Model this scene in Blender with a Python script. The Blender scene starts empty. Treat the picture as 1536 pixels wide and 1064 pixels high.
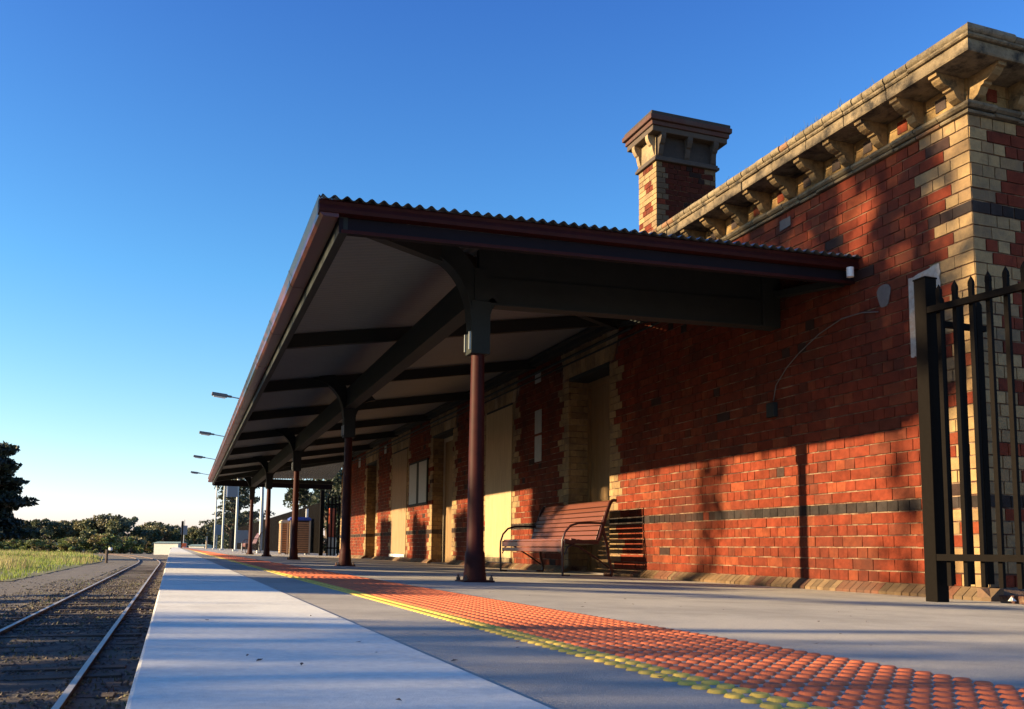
import bpy, bmesh, math, random
from mathutils import Vector, Matrix, noise
random.seed(7)
rnd = random.random
def U(a, b): return a + (b - a) * rnd()
SC = bpy.context.scene
COL = SC.collection

# ------------------------------------------------------------------ camera
R = ((0.93788, 0.04653, 0.34383), (-0.34683, 0.09733, 0.93287), (0.00994, -0.99416, 0.10742))
cam = bpy.data.cameras.new('camera')
cam.sensor_width = 36.0
cam.lens = 36.0 * 1361.0 / 1536.0
cam.shift_y = 145.0 / 1536.0
cam.clip_start = 0.02
cam.clip_end = 3000
co = bpy.data.objects.new('camera', cam)
COL.objects.link(co)
rt = Vector([r[0] for r in R]); dn = Vector([r[1] for r in R]); fw = Vector([r[2] for r in R])
M = Matrix.Identity(4)
for i in range(3):
    M[i][0] = rt[i]; M[i][1] = -dn[i]; M[i][2] = -fw[i]
M[2][3] = 0.225
co.matrix_world = M
SC.camera = co

# ------------------------------------------------------------------ light
SUN_S, SUN_E = 0.11, 0.272            # to-sun = (-1, SUN_S, SUN_E)
elev = math.atan2(SUN_E, math.hypot(1, SUN_S))
tosun = Vector((-1, SUN_S, SUN_E)).normalized()
w = bpy.data.worlds.new('World'); SC.world = w; w.use_nodes = True
nt = w.node_tree; nt.nodes.clear()
sky = nt.nodes.new('ShaderNodeTexSky'); sky.sky_type = 'NISHITA'; sky.sun_disc = False
sky.sun_elevation = elev
sky.sun_rotation = math.atan2(tosun.x, tosun.y)
sky.altitude = 50; sky.air_density = 1.0; sky.dust_density = 0.6; sky.ozone_density = 2.0
hsv = nt.nodes.new('ShaderNodeHueSaturation'); hsv.inputs['Saturation'].default_value = 1.2
tc = nt.nodes.new('ShaderNodeTexCoord'); sep = nt.nodes.new('ShaderNodeSeparateXYZ'); nt.links.new(tc.outputs['Generated'], sep.inputs[0])
cr_ = nt.nodes.new('ShaderNodeValToRGB'); nt.links.new(sep.outputs['Z'], cr_.inputs[0])
cr_.color_ramp.elements[0].position = 0.0; cr_.color_ramp.elements[0].color = (1.15,.98,1.6,1)
cr_.color_ramp.elements[1].position = 0.6; cr_.color_ramp.elements[1].color = (.42,.62,1.08,1)
e_ = cr_.color_ramp.elements.new(.10); e_.color = (.92,1.0,1.08,1)
e_ = cr_.color_ramp.elements.new(.28); e_.color = (.62,.95,1.12,1)
mul = nt.nodes.new('ShaderNodeMix'); mul.data_type = 'RGBA'; mul.blend_type = 'MULTIPLY'; mul.inputs[0].default_value = 1.0
sc2 = nt.nodes.new('ShaderNodeVectorMath'); sc2.operation = 'SCALE'; sc2.inputs['Scale'].default_value = 1.7
bg = nt.nodes.new('ShaderNodeBackground'); bg.inputs['Strength'].default_value = 0.05
out = nt.nodes.new('ShaderNodeOutputWorld')
nt.links.new(sky.outputs[0], hsv.inputs['Color']); nt.links.new(hsv.outputs[0], mul.inputs[6]); nt.links.new(cr_.outputs[0], mul.inputs[7]); nt.links.new(mul.outputs[2], sc2.inputs[0]); nt.links.new(sc2.outputs[0], bg.inputs[0]); nt.links.new(bg.outputs[0], out.inputs[0])
sl = bpy.data.lights.new('sun', 'SUN'); sl.energy = 5.0; sl.angle = math.radians(0.55); sl.color = (1.0, 0.76, 0.44)
so = bpy.data.objects.new('sun', sl); COL.objects.link(so)
so.rotation_euler = (-tosun).to_track_quat('-Z', 'Y').to_euler()
so.location = (-20, 3, 8)
SC.view_settings.view_transform = 'Standard'; SC.view_settings.look = 'None'
SC.view_settings.gamma = 1; SC.view_settings.use_curve_mapping = False
SC.view_settings.exposure = 1.6
SC.cycles.max_bounces = 8
SC.cycles.diffuse_bounces = 4

# ------------------------------------------------------------------ helpers
class MB:
    def __init__(s): s.v = []; s.f = []; s.c = []; s.col = None
    def quad(s, a, b, c, d):
        n = len(s.v); s.v += [a, b, c, d]; s.f.append((n, n+1, n+2, n+3)); s.c.append(s.col)
    def tri(s, a, b, c):
        n = len(s.v); s.v += [a, b, c]; s.f.append((n, n+1, n+2)); s.c.append(s.col)
    def box(s, x0, x1, y0, y1, z0, z1, j=0.0, M=None):
        n = len(s.v)
        P = [(x0,y0,z0),(x1,y0,z0),(x1,y1,z0),(x0,y1,z0),(x0,y0,z1),(x1,y0,z1),(x1,y1,z1),(x0,y1,z1)]
        if j: P = [(p[0]+U(-j,j), p[1]+U(-j,j), p[2]+U(-j,j)) for p in P]
        if M is not None: P = [tuple(M @ Vector(p)) for p in P]
        s.v += P
        for q in ((0,3,2,1),(4,5,6,7),(0,1,5,4),(1,2,6,5),(2,3,7,6),(3,0,4,7)):
            s.f.append(tuple(n+i for i in q)); s.c.append(s.col)
    def bar(s, a, b, wd, h, up=(0,0,1)):
        a = Vector(a); b = Vector(b); d = (b-a).normalized(); up = Vector(up)
        sx = d.cross(up).normalized(); uz = sx.cross(d).normalized()
        n = len(s.v)
        for p in (a, b):
            for i, k in ((-1,-1),(1,-1),(1,1),(-1,1)):
                s.v.append(tuple(p + sx*i*wd/2 + uz*k*h/2))
        for q in ((0,1,2,3),(7,6,5,4),(0,4,5,1),(1,5,6,2),(2,6,7,3),(3,7,4,0)):
            s.f.append(tuple(n+i for i in q)); s.c.append(s.col)
    def tube(s, pts, r, k=10, cap=True):
        pts = [Vector(p) for p in pts]; rr = r if isinstance(r, (list, tuple)) else [r]*len(pts)
        rings = []; pu = None
        for i, p in enumerate(pts):
            if i == 0: d = pts[1]-pts[0]
            elif i == len(pts)-1: d = pts[-1]-pts[-2]
            else: d = (pts[i+1]-pts[i]).normalized() + (pts[i]-pts[i-1]).normalized()
            d.normalize()
            if pu is None:
                pu = d.cross(Vector((0,0,1)) if abs(d.z) < .9 else Vector((1,0,0))).normalized()
            pu = (pu - d*pu.dot(d)).normalized(); pv = d.cross(pu)
            n = len(s.v); rings.append(n)
            for q in range(k):
                t = 2*math.pi*q/k
                s.v.append(tuple(p + (pu*math.cos(t)+pv*math.sin(t))*rr[i]))
        for a, b in zip(rings, rings[1:]):
            for q in range(k):
                s.f.append((a+q, a+(q+1)%k, b+(q+1)%k, b+q)); s.c.append(s.col)
        if cap:
            s.f.append(tuple(rings[0]+q for q in range(k))[::-1]); s.c.append(s.col)
            s.f.append(tuple(rings[-1]+q for q in range(k))); s.c.append(s.col)
    def sweep(s, prof, p0, d0, p1, d1, close=True):
        """prof [(o,z)], at p0 outward dir d0, at p1 outward dir d1"""
        n = len(s.v); k = len(prof)
        for p, d in ((p0, d0), (p1, d1)):
            for o, z in prof: s.v.append((p[0]+d[0]*o, p[1]+d[1]*o, z))
        for q in range(k if close else k-1):
            s.f.append((n+q, n+(q+1)%k, n+k+(q+1)%k, n+k+q)); s.c.append(s.col)
        if close:
            s.f.append(tuple(n+q for q in range(k))[::-1]); s.c.append(s.col)
            s.f.append(tuple(n+k+q for q in range(k))); s.c.append(s.col)
    def build(s, name, mat, parent=None, smooth=False, bevel=0.0, local=None):
        me = bpy.data.meshes.new(name)
        vv = s.v
        if local is not None: vv = [(p[0]-local[0], p[1]-local[1], p[2]-local[2]) for p in vv]
        me.from_pydata(vv, [], s.f)
        if any(c is not None for c in s.c):
            at = me.attributes.new('bcol', 'FLOAT_COLOR', 'FACE')
            flat = []
            for c in s.c:
                c = c or (.3,.3,.3); flat += [c[0], c[1], c[2], 1.0]
            at.data.foreach_set('color', flat)
        me.materials.append(mat)
        bm = bmesh.new(); bm.from_mesh(me); bmesh.ops.recalc_face_normals(bm, faces=bm.faces); bm.to_mesh(me); bm.free()
        if smooth:
            me.polygons.foreach_set('use_smooth', [True]*len(me.polygons))
            try: me.set_sharp_from_angle(angle=math.radians(38))
            except Exception: pass
        o = bpy.data.objects.new(name, me); COL.objects.link(o)
        if bevel:
            b = o.modifiers.new('bevel', 'BEVEL'); b.width = bevel; b.segments = 2; b.limit_method = 'ANGLE'
        if parent: o.parent = parent
        return o

def tag(o, label=None, cat=None, group=None, kind=None):
    if label: o['label'] = label
    if cat: o['category'] = cat
    if group: o['group'] = group
    if kind: o['kind'] = kind
    return o
def thing(name, label, cat, loc=(0,0,0), rz=0, group=None):
    o = bpy.data.objects.new(name, None); COL.objects.link(o)
    o.location = loc; o.rotation_euler = (0,0,rz); o.empty_display_size = .2
    return tag(o, label, cat, group)
def dup(root, loc, rz=None, label=None, group=None, scale=None):
    r = root.copy(); COL.objects.link(r); r.location = loc
    if rz is not None: r.rotation_euler = (0,0,rz)
    if scale: r.scale = scale
    if label: r['label'] = label
    if group: r['group'] = group
    for ch in list(root.children):
        c = ch.copy(); COL.objects.link(c); c.parent = r
        for g in list(ch.children):
            d = g.copy(); COL.objects.link(d); d.parent = c
    return r

# ------------------------------------------------------------------ materials
def mat(name, base, rough=.7, var=.15, scale=8, metal=0, bump=.0, bscale=60, attr=False, stain=None, stscale=1.2, stpos=(.5,.7), spec=.5, stretch=None, detail=6, trans=0):
    m = bpy.data.materials.new(name); m.use_nodes = True
    t = m.node_tree; n = t.nodes; l = t.links; p = n['Principled BSDF']
    p.inputs['Roughness'].default_value = rough; p.inputs['Metallic'].default_value = metal
    p.inputs['Specular IOR Level'].default_value = spec
    geo = n.new('ShaderNodeNewGeometry')
    src = geo.outputs['Position']
    if stretch:
        mp = n.new('ShaderNodeMapping'); mp.inputs['Scale'].default_value = stretch; l.new(src, mp.inputs[0]); src = mp.outputs[0]
    ns = n.new('ShaderNodeTexNoise'); ns.inputs['Scale'].default_value = scale; ns.inputs['Detail'].default_value = detail; ns.inputs['Roughness'].default_value = .65
    l.new(src, ns.inputs['Vector'])
    mr = n.new('ShaderNodeMapRange'); mr.inputs[1].default_value = .25; mr.inputs[2].default_value = .75
    mr.inputs[3].default_value = 1-var; mr.inputs[4].default_value = 1+var
    l.new(ns.outputs[0], mr.inputs[0])
    mx = n.new('ShaderNodeVectorMath'); mx.operation = 'SCALE'
    if attr:
        a = n.new('ShaderNodeAttribute'); a.attribute_name = 'bcol'; l.new(a.outputs['Color'], mx.inputs[0])
    else: mx.inputs[0].default_value = base
    l.new(mr.outputs[0], mx.inputs['Scale'])
    outc = mx.outputs[0]
    if stain:
        s2 = n.new('ShaderNodeTexNoise'); s2.inputs['Scale'].default_value = stscale; s2.inputs['Detail'].default_value = 8; s2.inputs['Roughness'].default_value = .7
        l.new(geo.outputs['Position'], s2.inputs['Vector'])
        r2 = n.new('ShaderNodeMapRange'); r2.inputs[1].default_value = stpos[0]; r2.inputs[2].default_value = stpos[1]; l.new(s2.outputs[0], r2.inputs[0])
        m2 = n.new('ShaderNodeMix'); m2.data_type = 'RGBA'; l.new(r2.outputs[0], m2.inputs[0]); l.new(outc, m2.inputs[6]); m2.inputs[7].default_value = (*stain, 1)
        outc = m2.outputs[2]
    l.new(outc, p.inputs['Base Color'])
    if bump:
        nb = n.new('ShaderNodeTexNoise'); nb.inputs['Scale'].default_value = bscale; nb.inputs['Detail'].default_value = 5
        l.new(src, nb.inputs['Vector'])
        b = n.new('ShaderNodeBump'); b.inputs['Strength'].default_value = bump; b.inputs['Distance'].default_value = .01
        l.new(nb.outputs[0], b.inputs['Height']); l.new(b.outputs[0], p.inputs['Normal'])
    if trans:
        tr = n.new('ShaderNodeBsdfTranslucent'); l.new(outc, tr.inputs[0])
        ms = n.new('ShaderNodeMixShader'); ms.inputs[0].default_value = trans
        l.new(p.outputs[0], ms.inputs[1]); l.new(tr.outputs[0], ms.inputs[2]); l.new(ms.outputs[0], n['Material Output'].inputs[0])
    return m
BRICK = mat('brick', (.3,.08,.05), .9, .38, 14, attr=True, bump=.5, bscale=90, stain=(.045,.018,.013), stscale=.9, stpos=(.46,.76), spec=.12)
YBRC = mat('cornice_brick', (.5,.38,.2), .9, .3, 18, attr=True, bump=.6, bscale=70, stain=(.05,.04,.032), stscale=7, stpos=(.50,.70), spec=.15)
YBR = mat('pale_brick', (.5,.38,.2), .9, .22, 20, attr=True, bump=.5, bscale=80, stain=(.07,.05,.035), stscale=2.2, stpos=(.47,.76))
GPL = mat('grey_render', (.12,.10,.09), .9, .2, 30)
MORTAR = mat('mortar', (.24,.16,.10), .95, .35, 5, bump=.6, bscale=120, stain=(.06,.022,.014), stscale=4.5, stpos=(.40,.56))
STONE = mat('weathered_cornice', (.20,.15,.09), .95, .35, 10, bump=.8, bscale=50, stain=(.035,.03,.025), stscale=6, stpos=(.44,.64), spec=.2)
CONC = mat('concrete', (.72,.69,.58), .9, .13, 45, bump=.18, bscale=260, stain=(.42,.39,.34), stscale=2.2, stpos=(.50,.85))
CONC.node_tree.nodes['Principled BSDF'].inputs['Specular IOR Level'].default_value = .3
ASPH = mat('asphalt', (.43,.39,.325), .9, .22, 160, bump=.6, bscale=320, stain=(.24,.22,.19), stscale=1.3, stpos=(.42,.75), spec=.3)
REDTAC = mat('red_tactile', (.52,.125,.045), .75, .15, 40, bump=.2, bscale=400)
YELTAC = mat('yellow_tactile', (.62,.43,.075), .75, .15, 40, bump=.2, bscale=400)
REDPAINT = mat('heritage_red_paint', (.038,.0065,.005), .6, .3, 12, spec=.15)
GUTTER = mat('red_gutter_paint', (.085,.013,.009), .32, .12, 6)
GREY = mat('grey_steel_paint', (.024,.027,.026), .7, .12, 6, spec=.15)
NAVY = mat('dark_fascia_paint', (.012,.009,.013), .8, .1, 6, spec=.12)
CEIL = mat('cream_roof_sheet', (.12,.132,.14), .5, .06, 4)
BLACK = mat('black_fence_paint', (.0075,.006,.005), .8, .15, 30, spec=.04)
WHITE = mat('white_paint', (.75,.73,.68), .6, .1, 20)
SLAT = mat('red_bench_paint', (.13,.042,.026), .38, .12, 20, stretch=(4,1,4))
BFRAME = mat('bench_iron_paint', (.035,.009,.008), .35, .1, 20)
PLY = mat('plywood', (.38,.26,.13), .75, .22, 3, stretch=(6,6,.7), bump=.1, bscale=30)
PLY2 = mat('brown_plywood', (.26,.155,.075), .75, .25, 3, stretch=(6,6,.7), bump=.1, bscale=30)
DOORM = mat('old_door_board', (.20,.115,.045), .75, .2, 3, stretch=(6,6,.7))
RAILTOP = mat('rail_steel', (.36,.34,.32), .5, .15, 30, metal=.35)
RUST = mat('rail_rust', (.10,.055,.035), .85, .3, 40, bump=.4)
SLEEP = mat('old_sleeper_wood', (.085,.062,.045), .9, .35, 10, stretch=(1,14,3), bump=.6, bscale=20)
BALL = mat('ballast_ground', (.105,.085,.065), .95, .5, 30, bump=1.0, bscale=45, stain=(.13,.12,.06), stscale=1.5, stpos=(.5,.7))
STONES = mat('ballast_stone', (.16,.14,.12), .9, .5, 15, attr=True, bump=.4, bscale=60)
GRAVEL = mat('gravel_path', (.12,.10,.08), .95, .25, 20, bump=.8, bscale=50, stain=(.10,.085,.065), stscale=.7, stpos=(.45,.7))
FIELD = mat('field_soil', (.13,.13,.04), .95, .35, .8, bump=.6, bscale=6, stain=(.16,.12,.06), stscale=.25, stpos=(.5,.7))
GRASSM = mat('grass_blades', (.2,.24,.06), .8, .25, .5, attr=True, trans=.35)
ROADM = mat('pale_road', (.42,.39,.34), .9, .1, 3)
BARK = mat('bark', (.09,.065,.05), .9, .3, 8, bump=.6, bscale=15)
LEAF = mat('gum_leaves', (.055,.075,.03), .6, .25, 2, attr=True, trans=.25)
PAPER = mat('paper_notice', (.30,.30,.28), .6, .12, 14)
GALV = mat('galvanised_pole', (.30,.32,.33), .45, .1, 10, metal=.4)
LAMPM = mat('lamp_housing', (.10,.10,.11), .5, .1, 10)
GLASSY = mat('lamp_diffuser', (.6,.6,.58), .25, .05, 10)
BLUE = mat('blue_paint', (.03,.06,.25), .5, .1, 10)
TAN = mat('tan_paint', (.42,.33,.22), .6, .12, 10)
WALLW = mat('shed_wall', (.42,.42,.40), .7, .06, 3)
ROOFG = mat('shed_roof', (.20,.27,.22), .6, .1, 3)
ORANGE = mat('orange_plastic', (.75,.16,.04), .5, .1, 10)
SIGNB = mat('blue_grey_sign', (.14,.16,.18), .5, .08, 10)
FAREARTH = mat('far_ground', (.12,.12,.06), .95, .3, .05)

# ------------------------------------------------------------------ the ground
SL = -0.0186
def gz(x): return SL * x
XW = 5.31
# far land, reaching the horizon
g = MB(); g.quad((-1500,-60,-1.28),(1500,-60,-1.28),(1500,2500,-1.28),(-1500,2500,-1.28))
tag(g.build('ground', FAREARTH), kind='structure')
# platform
def edge_x(y): return -.05 - .0035*max(0, min(y, 60)-1)
def strip(name, xs0, xs1, ys, m, dz=0.0, nx=2):
    b = MB()
    for a, c in zip(ys, ys[1:]):
        for i in range(nx):
            t0 = i/nx; t1 = (i+1)/nx
            def P(y, t):
                x = xs0(y)*(1-t)+xs1(y)*t; return (x, y, gz(x)+dz)
            b.quad(P(a,t0),P(a,t1),P(c,t1),P(c,t0))
    return b.build(name, m)
YS = [-8,0,4,10,20,40,70,110,150]
tag(strip('platform_asphalt', lambda y: .40, lambda y: 14.0, YS, ASPH), kind='structure')
cp = MB()
ee = [-8+.0*i for i in range(0)]
yy = -8.0
while yy < 150:
    L = 3.6
    a, c = yy, min(150, yy+L)
    x0a, x0c = edge_x(a), edge_x(c)
    gap = .004
    n = len(cp.v)
    for (x, y) in ((x0a, a), (.53, a), (.53, c-gap), (x0c, c-gap)):
        cp.v.append((x, y, gz(x)+.006))
    for (x, y) in ((x0a, a), (.53, a), (.53, c-gap), (x0c, c-gap)):
        cp.v.append((x, y, gz(x)-.16))
    for q in ((0,1,2,3),(4,5,6,7),(0,1,5,4),(1,2,6,5),(2,3,7,6),(3,0,4,7)):
        cp.f.append(tuple(n+i for i in q)); cp.c.append(None)
    yy += L
o = cp.build('platform_edge', CONC, bevel=.007); tag(o, kind='structure')
pf = MB()
for a, c in zip(YS, YS[1:]):
    pf.quad((edge_x(a)+.05,a,-.16),(edge_x(c)+.05,c,-.16),(edge_x(c)+.05,c,-1.4),(edge_x(a)+.05,a,-1.4))
pf.quad((-.2,150,0),(14,150,-.2),(14,150,-1.4),(-.2,150,-1.4))
tag(pf.build('platform_face', MORTAR), kind='structure')

# tactile studs
def stud(b, x, y, r, h, k, top=.62):
    z = gz(x)+.0005; n = len(b.v)
    for rr, hh in ((r,0),(r*.9,h*.6),(r*top,h)):
        for q in range(k):
            t = 2*math.pi*(q+.5)/k
            b.v.append((x+rr*math.cos(t), y+rr*math.sin(t), z+hh))
    for lv in (0, k):
        for q in range(k):
            b.f.append((n+lv+q, n+lv+(q+1)%k, n+lv+k+(q+1)%k, n+lv+k+q)); b.c.append(None)
    b.f.append(tuple(n+2*k+q for q in range(k))); b.c.append(None)
def tactile(name, cols, m, label, thin0, thin1):
    b = MB(); y = .72
    while y < 16:
        for x in cols: stud(b, x+U(-.0008,.0008), y+U(-.0006,.0006), .0182, .0056, 12 if y < 5 else 7, .74)
        y += .05
    while y < 46:
        for x in cols: stud(b, x, y, .0200, .0058, 5)
        y += .05
    zt = .0065
    for a, c in ((46,150),):
        b.quad((thin0,a,gz(thin0)+zt),(thin1,a,gz(thin1)+zt),(thin1,c,gz(thin1)+zt),(thin0,c,gz(thin0)+zt))
    o = b.build(name, m, smooth=True); tag(o, label, 'tactile paving'); return o
tactile('tactile_strip', [.885,.935], YELTAC, 'yellow raised warning studs in two rows along the platform', .86, .96)
tactile('tactile_strip', [.985+.05*i for i in range(11)], REDTAC, 'wide band of terracotta red tactile studs along the platform', .96, 1.51)

# track
def rail_x(x, y):
    if y > 70: return x - (y-70)**2*.0011
    return x
gs = MB()
Yt = [-6+1.2*i for i in range(0,60)] + [66+4*i for i in range(0,45)]
Xt = [-60,-30,-18,-12,-9,-7,-5.6,-4.6,-3.9,-3.4,-2.9,-2.4,-1.9,-1.4,-.9,-.4,.3]
def gh(x, y):
    h = -1.17 + .035*noise.noise(Vector((x*1.3, y*1.3, 0)))
    xx = x + (y-70)**2*.0011 if y > 70 else x
    if xx < -6.0 - .0*y:
        h += .10*noise.noise(Vector((x*.2, y*.12, 5))) + .12*min(1, (-6-xx)/3)
    return h
for j in range(len(Yt)-1):
    for i in range(len(Xt)-1):
        a, c = Yt[j], Yt[j+1]; x0, x1 = Xt[i], Xt[i+1]
        gs.quad((x0,a,gh(x0,a)),(x1,a,gh(x1,a)),(x1,c,gh(x1,c)),(x0,c,gh(x0,c)))
m = BALL
o = gs.build('track_bed', BALL, smooth=True); tag(o, kind='structure')
# path sheet and field sheet: own grids a little above
def sheet(name, m, inside, dz, xr, yr, st):
    b = MB()
    y = yr[0]
    while y < yr[1]:
        sy = st*(1 + max(0, y-30)/25)
        x = xr[0]
        while x < xr[1]:
            sx = st*(1+max(0,-x-10)/10)
            if inside(x+sx/2, y+sy/2):
                b.quad((x,y,gh(x,y)+dz),(x+sx,y,gh(x+sx,y)+dz),(x+sx,y+sy,gh(x+sx,y+sy)+dz),(x,y+sy,gh(x,y+sy)+dz))
            x += sx
        y += sy
    return b.build(name, m, smooth=True)
def rx(x, y): return x + (y-70)**2*.0011 if y > 70 else x
def inpath(x, y): return -6.3 + .5*noise.noise(Vector((y*.15,0,0))) < rx(x, y) < -3.3
def infield(x, y): return rx(x, y) < -5.9 + .7*noise.noise(Vector((x*.5,y*.15,0)))
tag(sheet('gravel_path', GRAVEL, inpath, .012, (-9,-3), (4,70), .45), kind='structure')
tag(sheet('field', FIELD, infield, .03, (-70,-5), (10,240), .7), kind='structure')

trk = thing('railway_track', 'pair of worn steel rails on old timber sleepers beside the platform', 'railway track', (-1.8,10,-1.1))
def rail(x):
    prof = [(-.034,0),(-.036,-.012),(-.034,-.036),(-.009,-.045),(-.009,-.125),(-.06,-.14),(-.06,-.15),(.06,-.15),(.06,-.14),(.009,-.125),(.009,-.045),(.034,-.036),(.036,-.012),(.034,0)]
    body = MB(); top = MB()
    ys = [-4+3*i for i in range(0,25)] + [71+2*i for i in range(45)]
    px = None
    def X(y):
        base = x - .0022*min(y, 60)
        return rail_x(base, y)
    for a, c in zip(ys, ys[1:]):
        n = len(body.v)
        for y in (a, c):
            for o_, z in prof: body.v.append((X(y)+o_, y, -1.1+z))
        k = len(prof)
        for q in range(k-1):
            body.f.append((n+q,n+q+1,n+k+q+1,n+k+q)); body.c.append(None)
        zz = -1.1+.003
        top.quad((X(a)-.030,a,zz),(X(a)+.030,a,zz),(X(c)+.030,c,zz),(X(c)-.030,c,zz))
        top.quad((X(a)-.030,a,zz),(X(c)-.030,c,zz),(X(c)-.036,c,-1.112),(X(a)-.036,a,-1.112))
        top.quad((X(a)+.036,a,-1.112),(X(c)+.036,c,-1.112),(X(c)+.030,c,zz),(X(a)+.030,a,zz))
    r = body.build('rail', RUST, trk, local=(-1.8,10,-1.1))
    top.build('rail_head', RAILTOP, r, local=(-1.8,10,-1.1))
rail(-.83); rail(-2.42)
sm = []
for k in range(3):
    b = MB(); b.box(-1.2,1.2,-.12,.12,-.12,0,j=.012)
    n = 0
    me = b.build('sleeper', SLEEP, bevel=.01); sm.append(me)
for o_ in sm: bpy.data.objects.remove(o_, do_unlink=False) if False else None
for k in range(100):
    y = 2.0+.68*k
    if k < 3: o = sm[k]
    else: o = sm[k%3].copy(); COL.objects.link(o)
    o.parent = trk
    xx = rail_x(-1.62-.0022*min(y,60), y)
    o.location = (xx+1.8+U(-.04,.04), y-10+U(-.03,.03), -.062+U(-.010,.012)); o.rotation_euler = (U(-.01,.01),U(-.006,.006),U(-.02,.02))
# loose stones
st = MB()
def rock(b, x, y, z, s):
    n = len(b.v); a = U(0,6.3); ca, sa = math.cos(a), math.sin(a)
    for (p, q, r) in ((1,0,0),(-1,0,0),(0,1,0),(0,-1,0),(0,0,1),(.7,.7,-.3),(-.7,.6,.5)):
        p *= U(.6,1.1)*s; q *= U(.6,1.1)*s; r *= U(.4,.9)*s
        b.v.append((x+p*ca-q*sa, y+p*sa+q*ca, z+r))
    c = U(.5,1.3); b.col = random.choice([(.15*c,.13*c,.11*c),(.11*c,.10*c,.09*c),(.17*c,.13*c,.09*c),(.12*c,.11*c,.06*c)])
    for q in ((0,2,4),(2,1,4),(1,3,4),(3,0,4),(0,5,2),(2,6,1),(4,6,2)):
        b.f.append(tuple(n+i for i in q)); b.c.append(b.col)
for i in range(15000):
    y = 4.5 + 36*rnd()**1.7; x = U(-4.2,-.15)
    if i % 9 == 0: x = U(-7,-3)
    s = U(.012,.034) if y < 16 else U(.02,.045)
    if i % 400 == 0: s *= 2.2
    rock(st, x, y, gh(x,y)+.008, s)
o = st.build('ballast_stones', STONES); tag(o, kind='stuff', label='brown crushed stones strewn between the rails and along the path', cat='ballast')
# grass blades (field + weeds in the track)
gr = MB()
def blade(b, x, y, z, h, wd, tone):
    a = U(0,3.14); dx, dy = math.cos(a)*wd/2, math.sin(a)*wd/2
    lx, ly = U(-.35,.35)*h, U(-.35,.35)*h
    b.col = tone
    b.tri((x-dx,y-dy,z),(x+dx,y+dy,z),(x+lx,y+ly,z+h))
def tone(d=0):
    r = rnd() + d*.9
    c = U(.7,1.3)
    if r < .62: return (.22*c,.28*c,.05*c)
    if r < .75: return (.28*c,.27*c,.09*c)
    return (.34*c,.28*c,.13*c)
for i in range(60000):
    y = 28*math.exp(rnd()*math.log(235/28.)); t = rnd()
    x = -5.6 - t*(y*.24+4) + 2*noise.noise(Vector((y*.1,3,0)))*.3
    if y > 70: x -= (y-70)**2*.0011*.0
    if not infield(x, y): continue
    den = noise.noise(Vector((x*.25,y*.08,2)))
    if den < -.25 and rnd() < .7: continue
    s = 1 + y/60
    blade(gr, x, y, gh(x,y)+.02, U(.05,.16)*(1+2.2*max(0,den+.1))*min(s,2.0), .02*s*U(.7,1.8), tone(den))
for i in range(5000):
    y = 5+50*rnd()**1.5; x = U(-4,-.2)
    if noise.noise(Vector((x*1.2,y*.5,9))) < .12: continue
    blade(gr, x, y, gh(x,y), U(.02,.07), .012*(1+y/20), (.12*U(.6,1.3),.12*U(.6,1.3),.045))
o = gr.build('grass', GRASSM); tag(o, 'green and straw coloured grass on the verge left of the track', 'grass', kind='stuff')
# pale road crossing behind the field
rd = MB(); rd.quad((-120,205,-.62),(-8,232,-.62),(-8,238,-.62),(-120,211,-.62))
rd.quad((-120,205,-.62),(-8,232,-.62),(-8,232,-1.3),(-120,205,-1.3))
tag(rd.build('road', ROADM), kind='structure')

lt_ = MB()
for i in range(70):
    y = 1.3*math.exp(rnd()*2.2); x = U(.0,.15+.9*y)
    if x > 4.8: continue
    z = gz(x)+(.0065 if x < .53 else .001); s_ = U(.004,.011); a = U(0,6.3)
    p = [(x+s_*math.cos(a+q)*k_, y+s_*math.sin(a+q)*k_, z+U(.0005,.005)) for q, k_ in ((0,1),(1.6,.45),(3.1,1),(4.7,.5))]
    lt_.quad(*p)
tag(lt_.build('leaf_litter', BARK), 'tiny dry leaves and grit scattered over the platform paving', 'leaf litter', kind='stuff')
# ------------------------------------------------------------------ the station building
bd = thing('station_building', 'old polychrome brick station building with corniced parapet and boarded openings', 'station building', (XW,5,0))
ORG = (XW,5,0)
def part(b, name, m, parent=None, **k):
    return b.build(name, m, parent or bd, local=ORG, **k)
CH = .0932; BL = .235; HB = BL/2; Z0 = -.01
def redcol():
    r = rnd(); c = U(.84,1.14)
    if r < .018: return (.04*c,.024*c,.02*c)
    if r < .12: return (.11*c,.028*c,.015*c)
    if r < .28: return (.18*c,.042*c,.018*c)
    return (.148*c,.028*c,.013*c)
def yelcol():
    c = U(.8,1.12); return (.29*c,.185*c,.078*c) if rnd() > .35 else (.23*c,.14*c,.06*c)
def blkcol():
    c = U(.6,1.3); return (.030*c,.024*c,.022*c)
# openings: y0,y1,ztop,depth
OPEN = [(10.70,12.02,2.70,.32),(14.42,15.75,2.70,.03),(17.95,19.50,2.70,.27),(21.90,23.45,2.70,.03),(25.57,26.92,2.70,.34)]
YEND = 31.4
def quoin_len(k): return .36 if (k//2) % 2 else .22
def in_open(y, z):
    for a, b, t, d in OPEN:
        if a < y < b and z < t: return True
    return False
def classify(y, z, k):
    """which colour family at (y,z) course k on the front wall"""
    for a, b, t, d in OPEN:
        if z < t+.02 and (a-quoin_len(k) < y < a or b < y < b+quoin_len(k)): return 'y'
        if t+.02 <= z < t+.42 and a-.22-.06*((k//2)%2) < y < b+.22+.06*((k//2)%2): return 'l'
    if y < 4.81 + (.42 if k%4 in (0,1) else .27) - (.12 if k%7==0 else 0): return 'y'
    if y > YEND-.3: return 'y'
    return 'r'
BANDK = 6           # black band course
TOPK = 37
wall = MB(); ywall = {}
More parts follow.
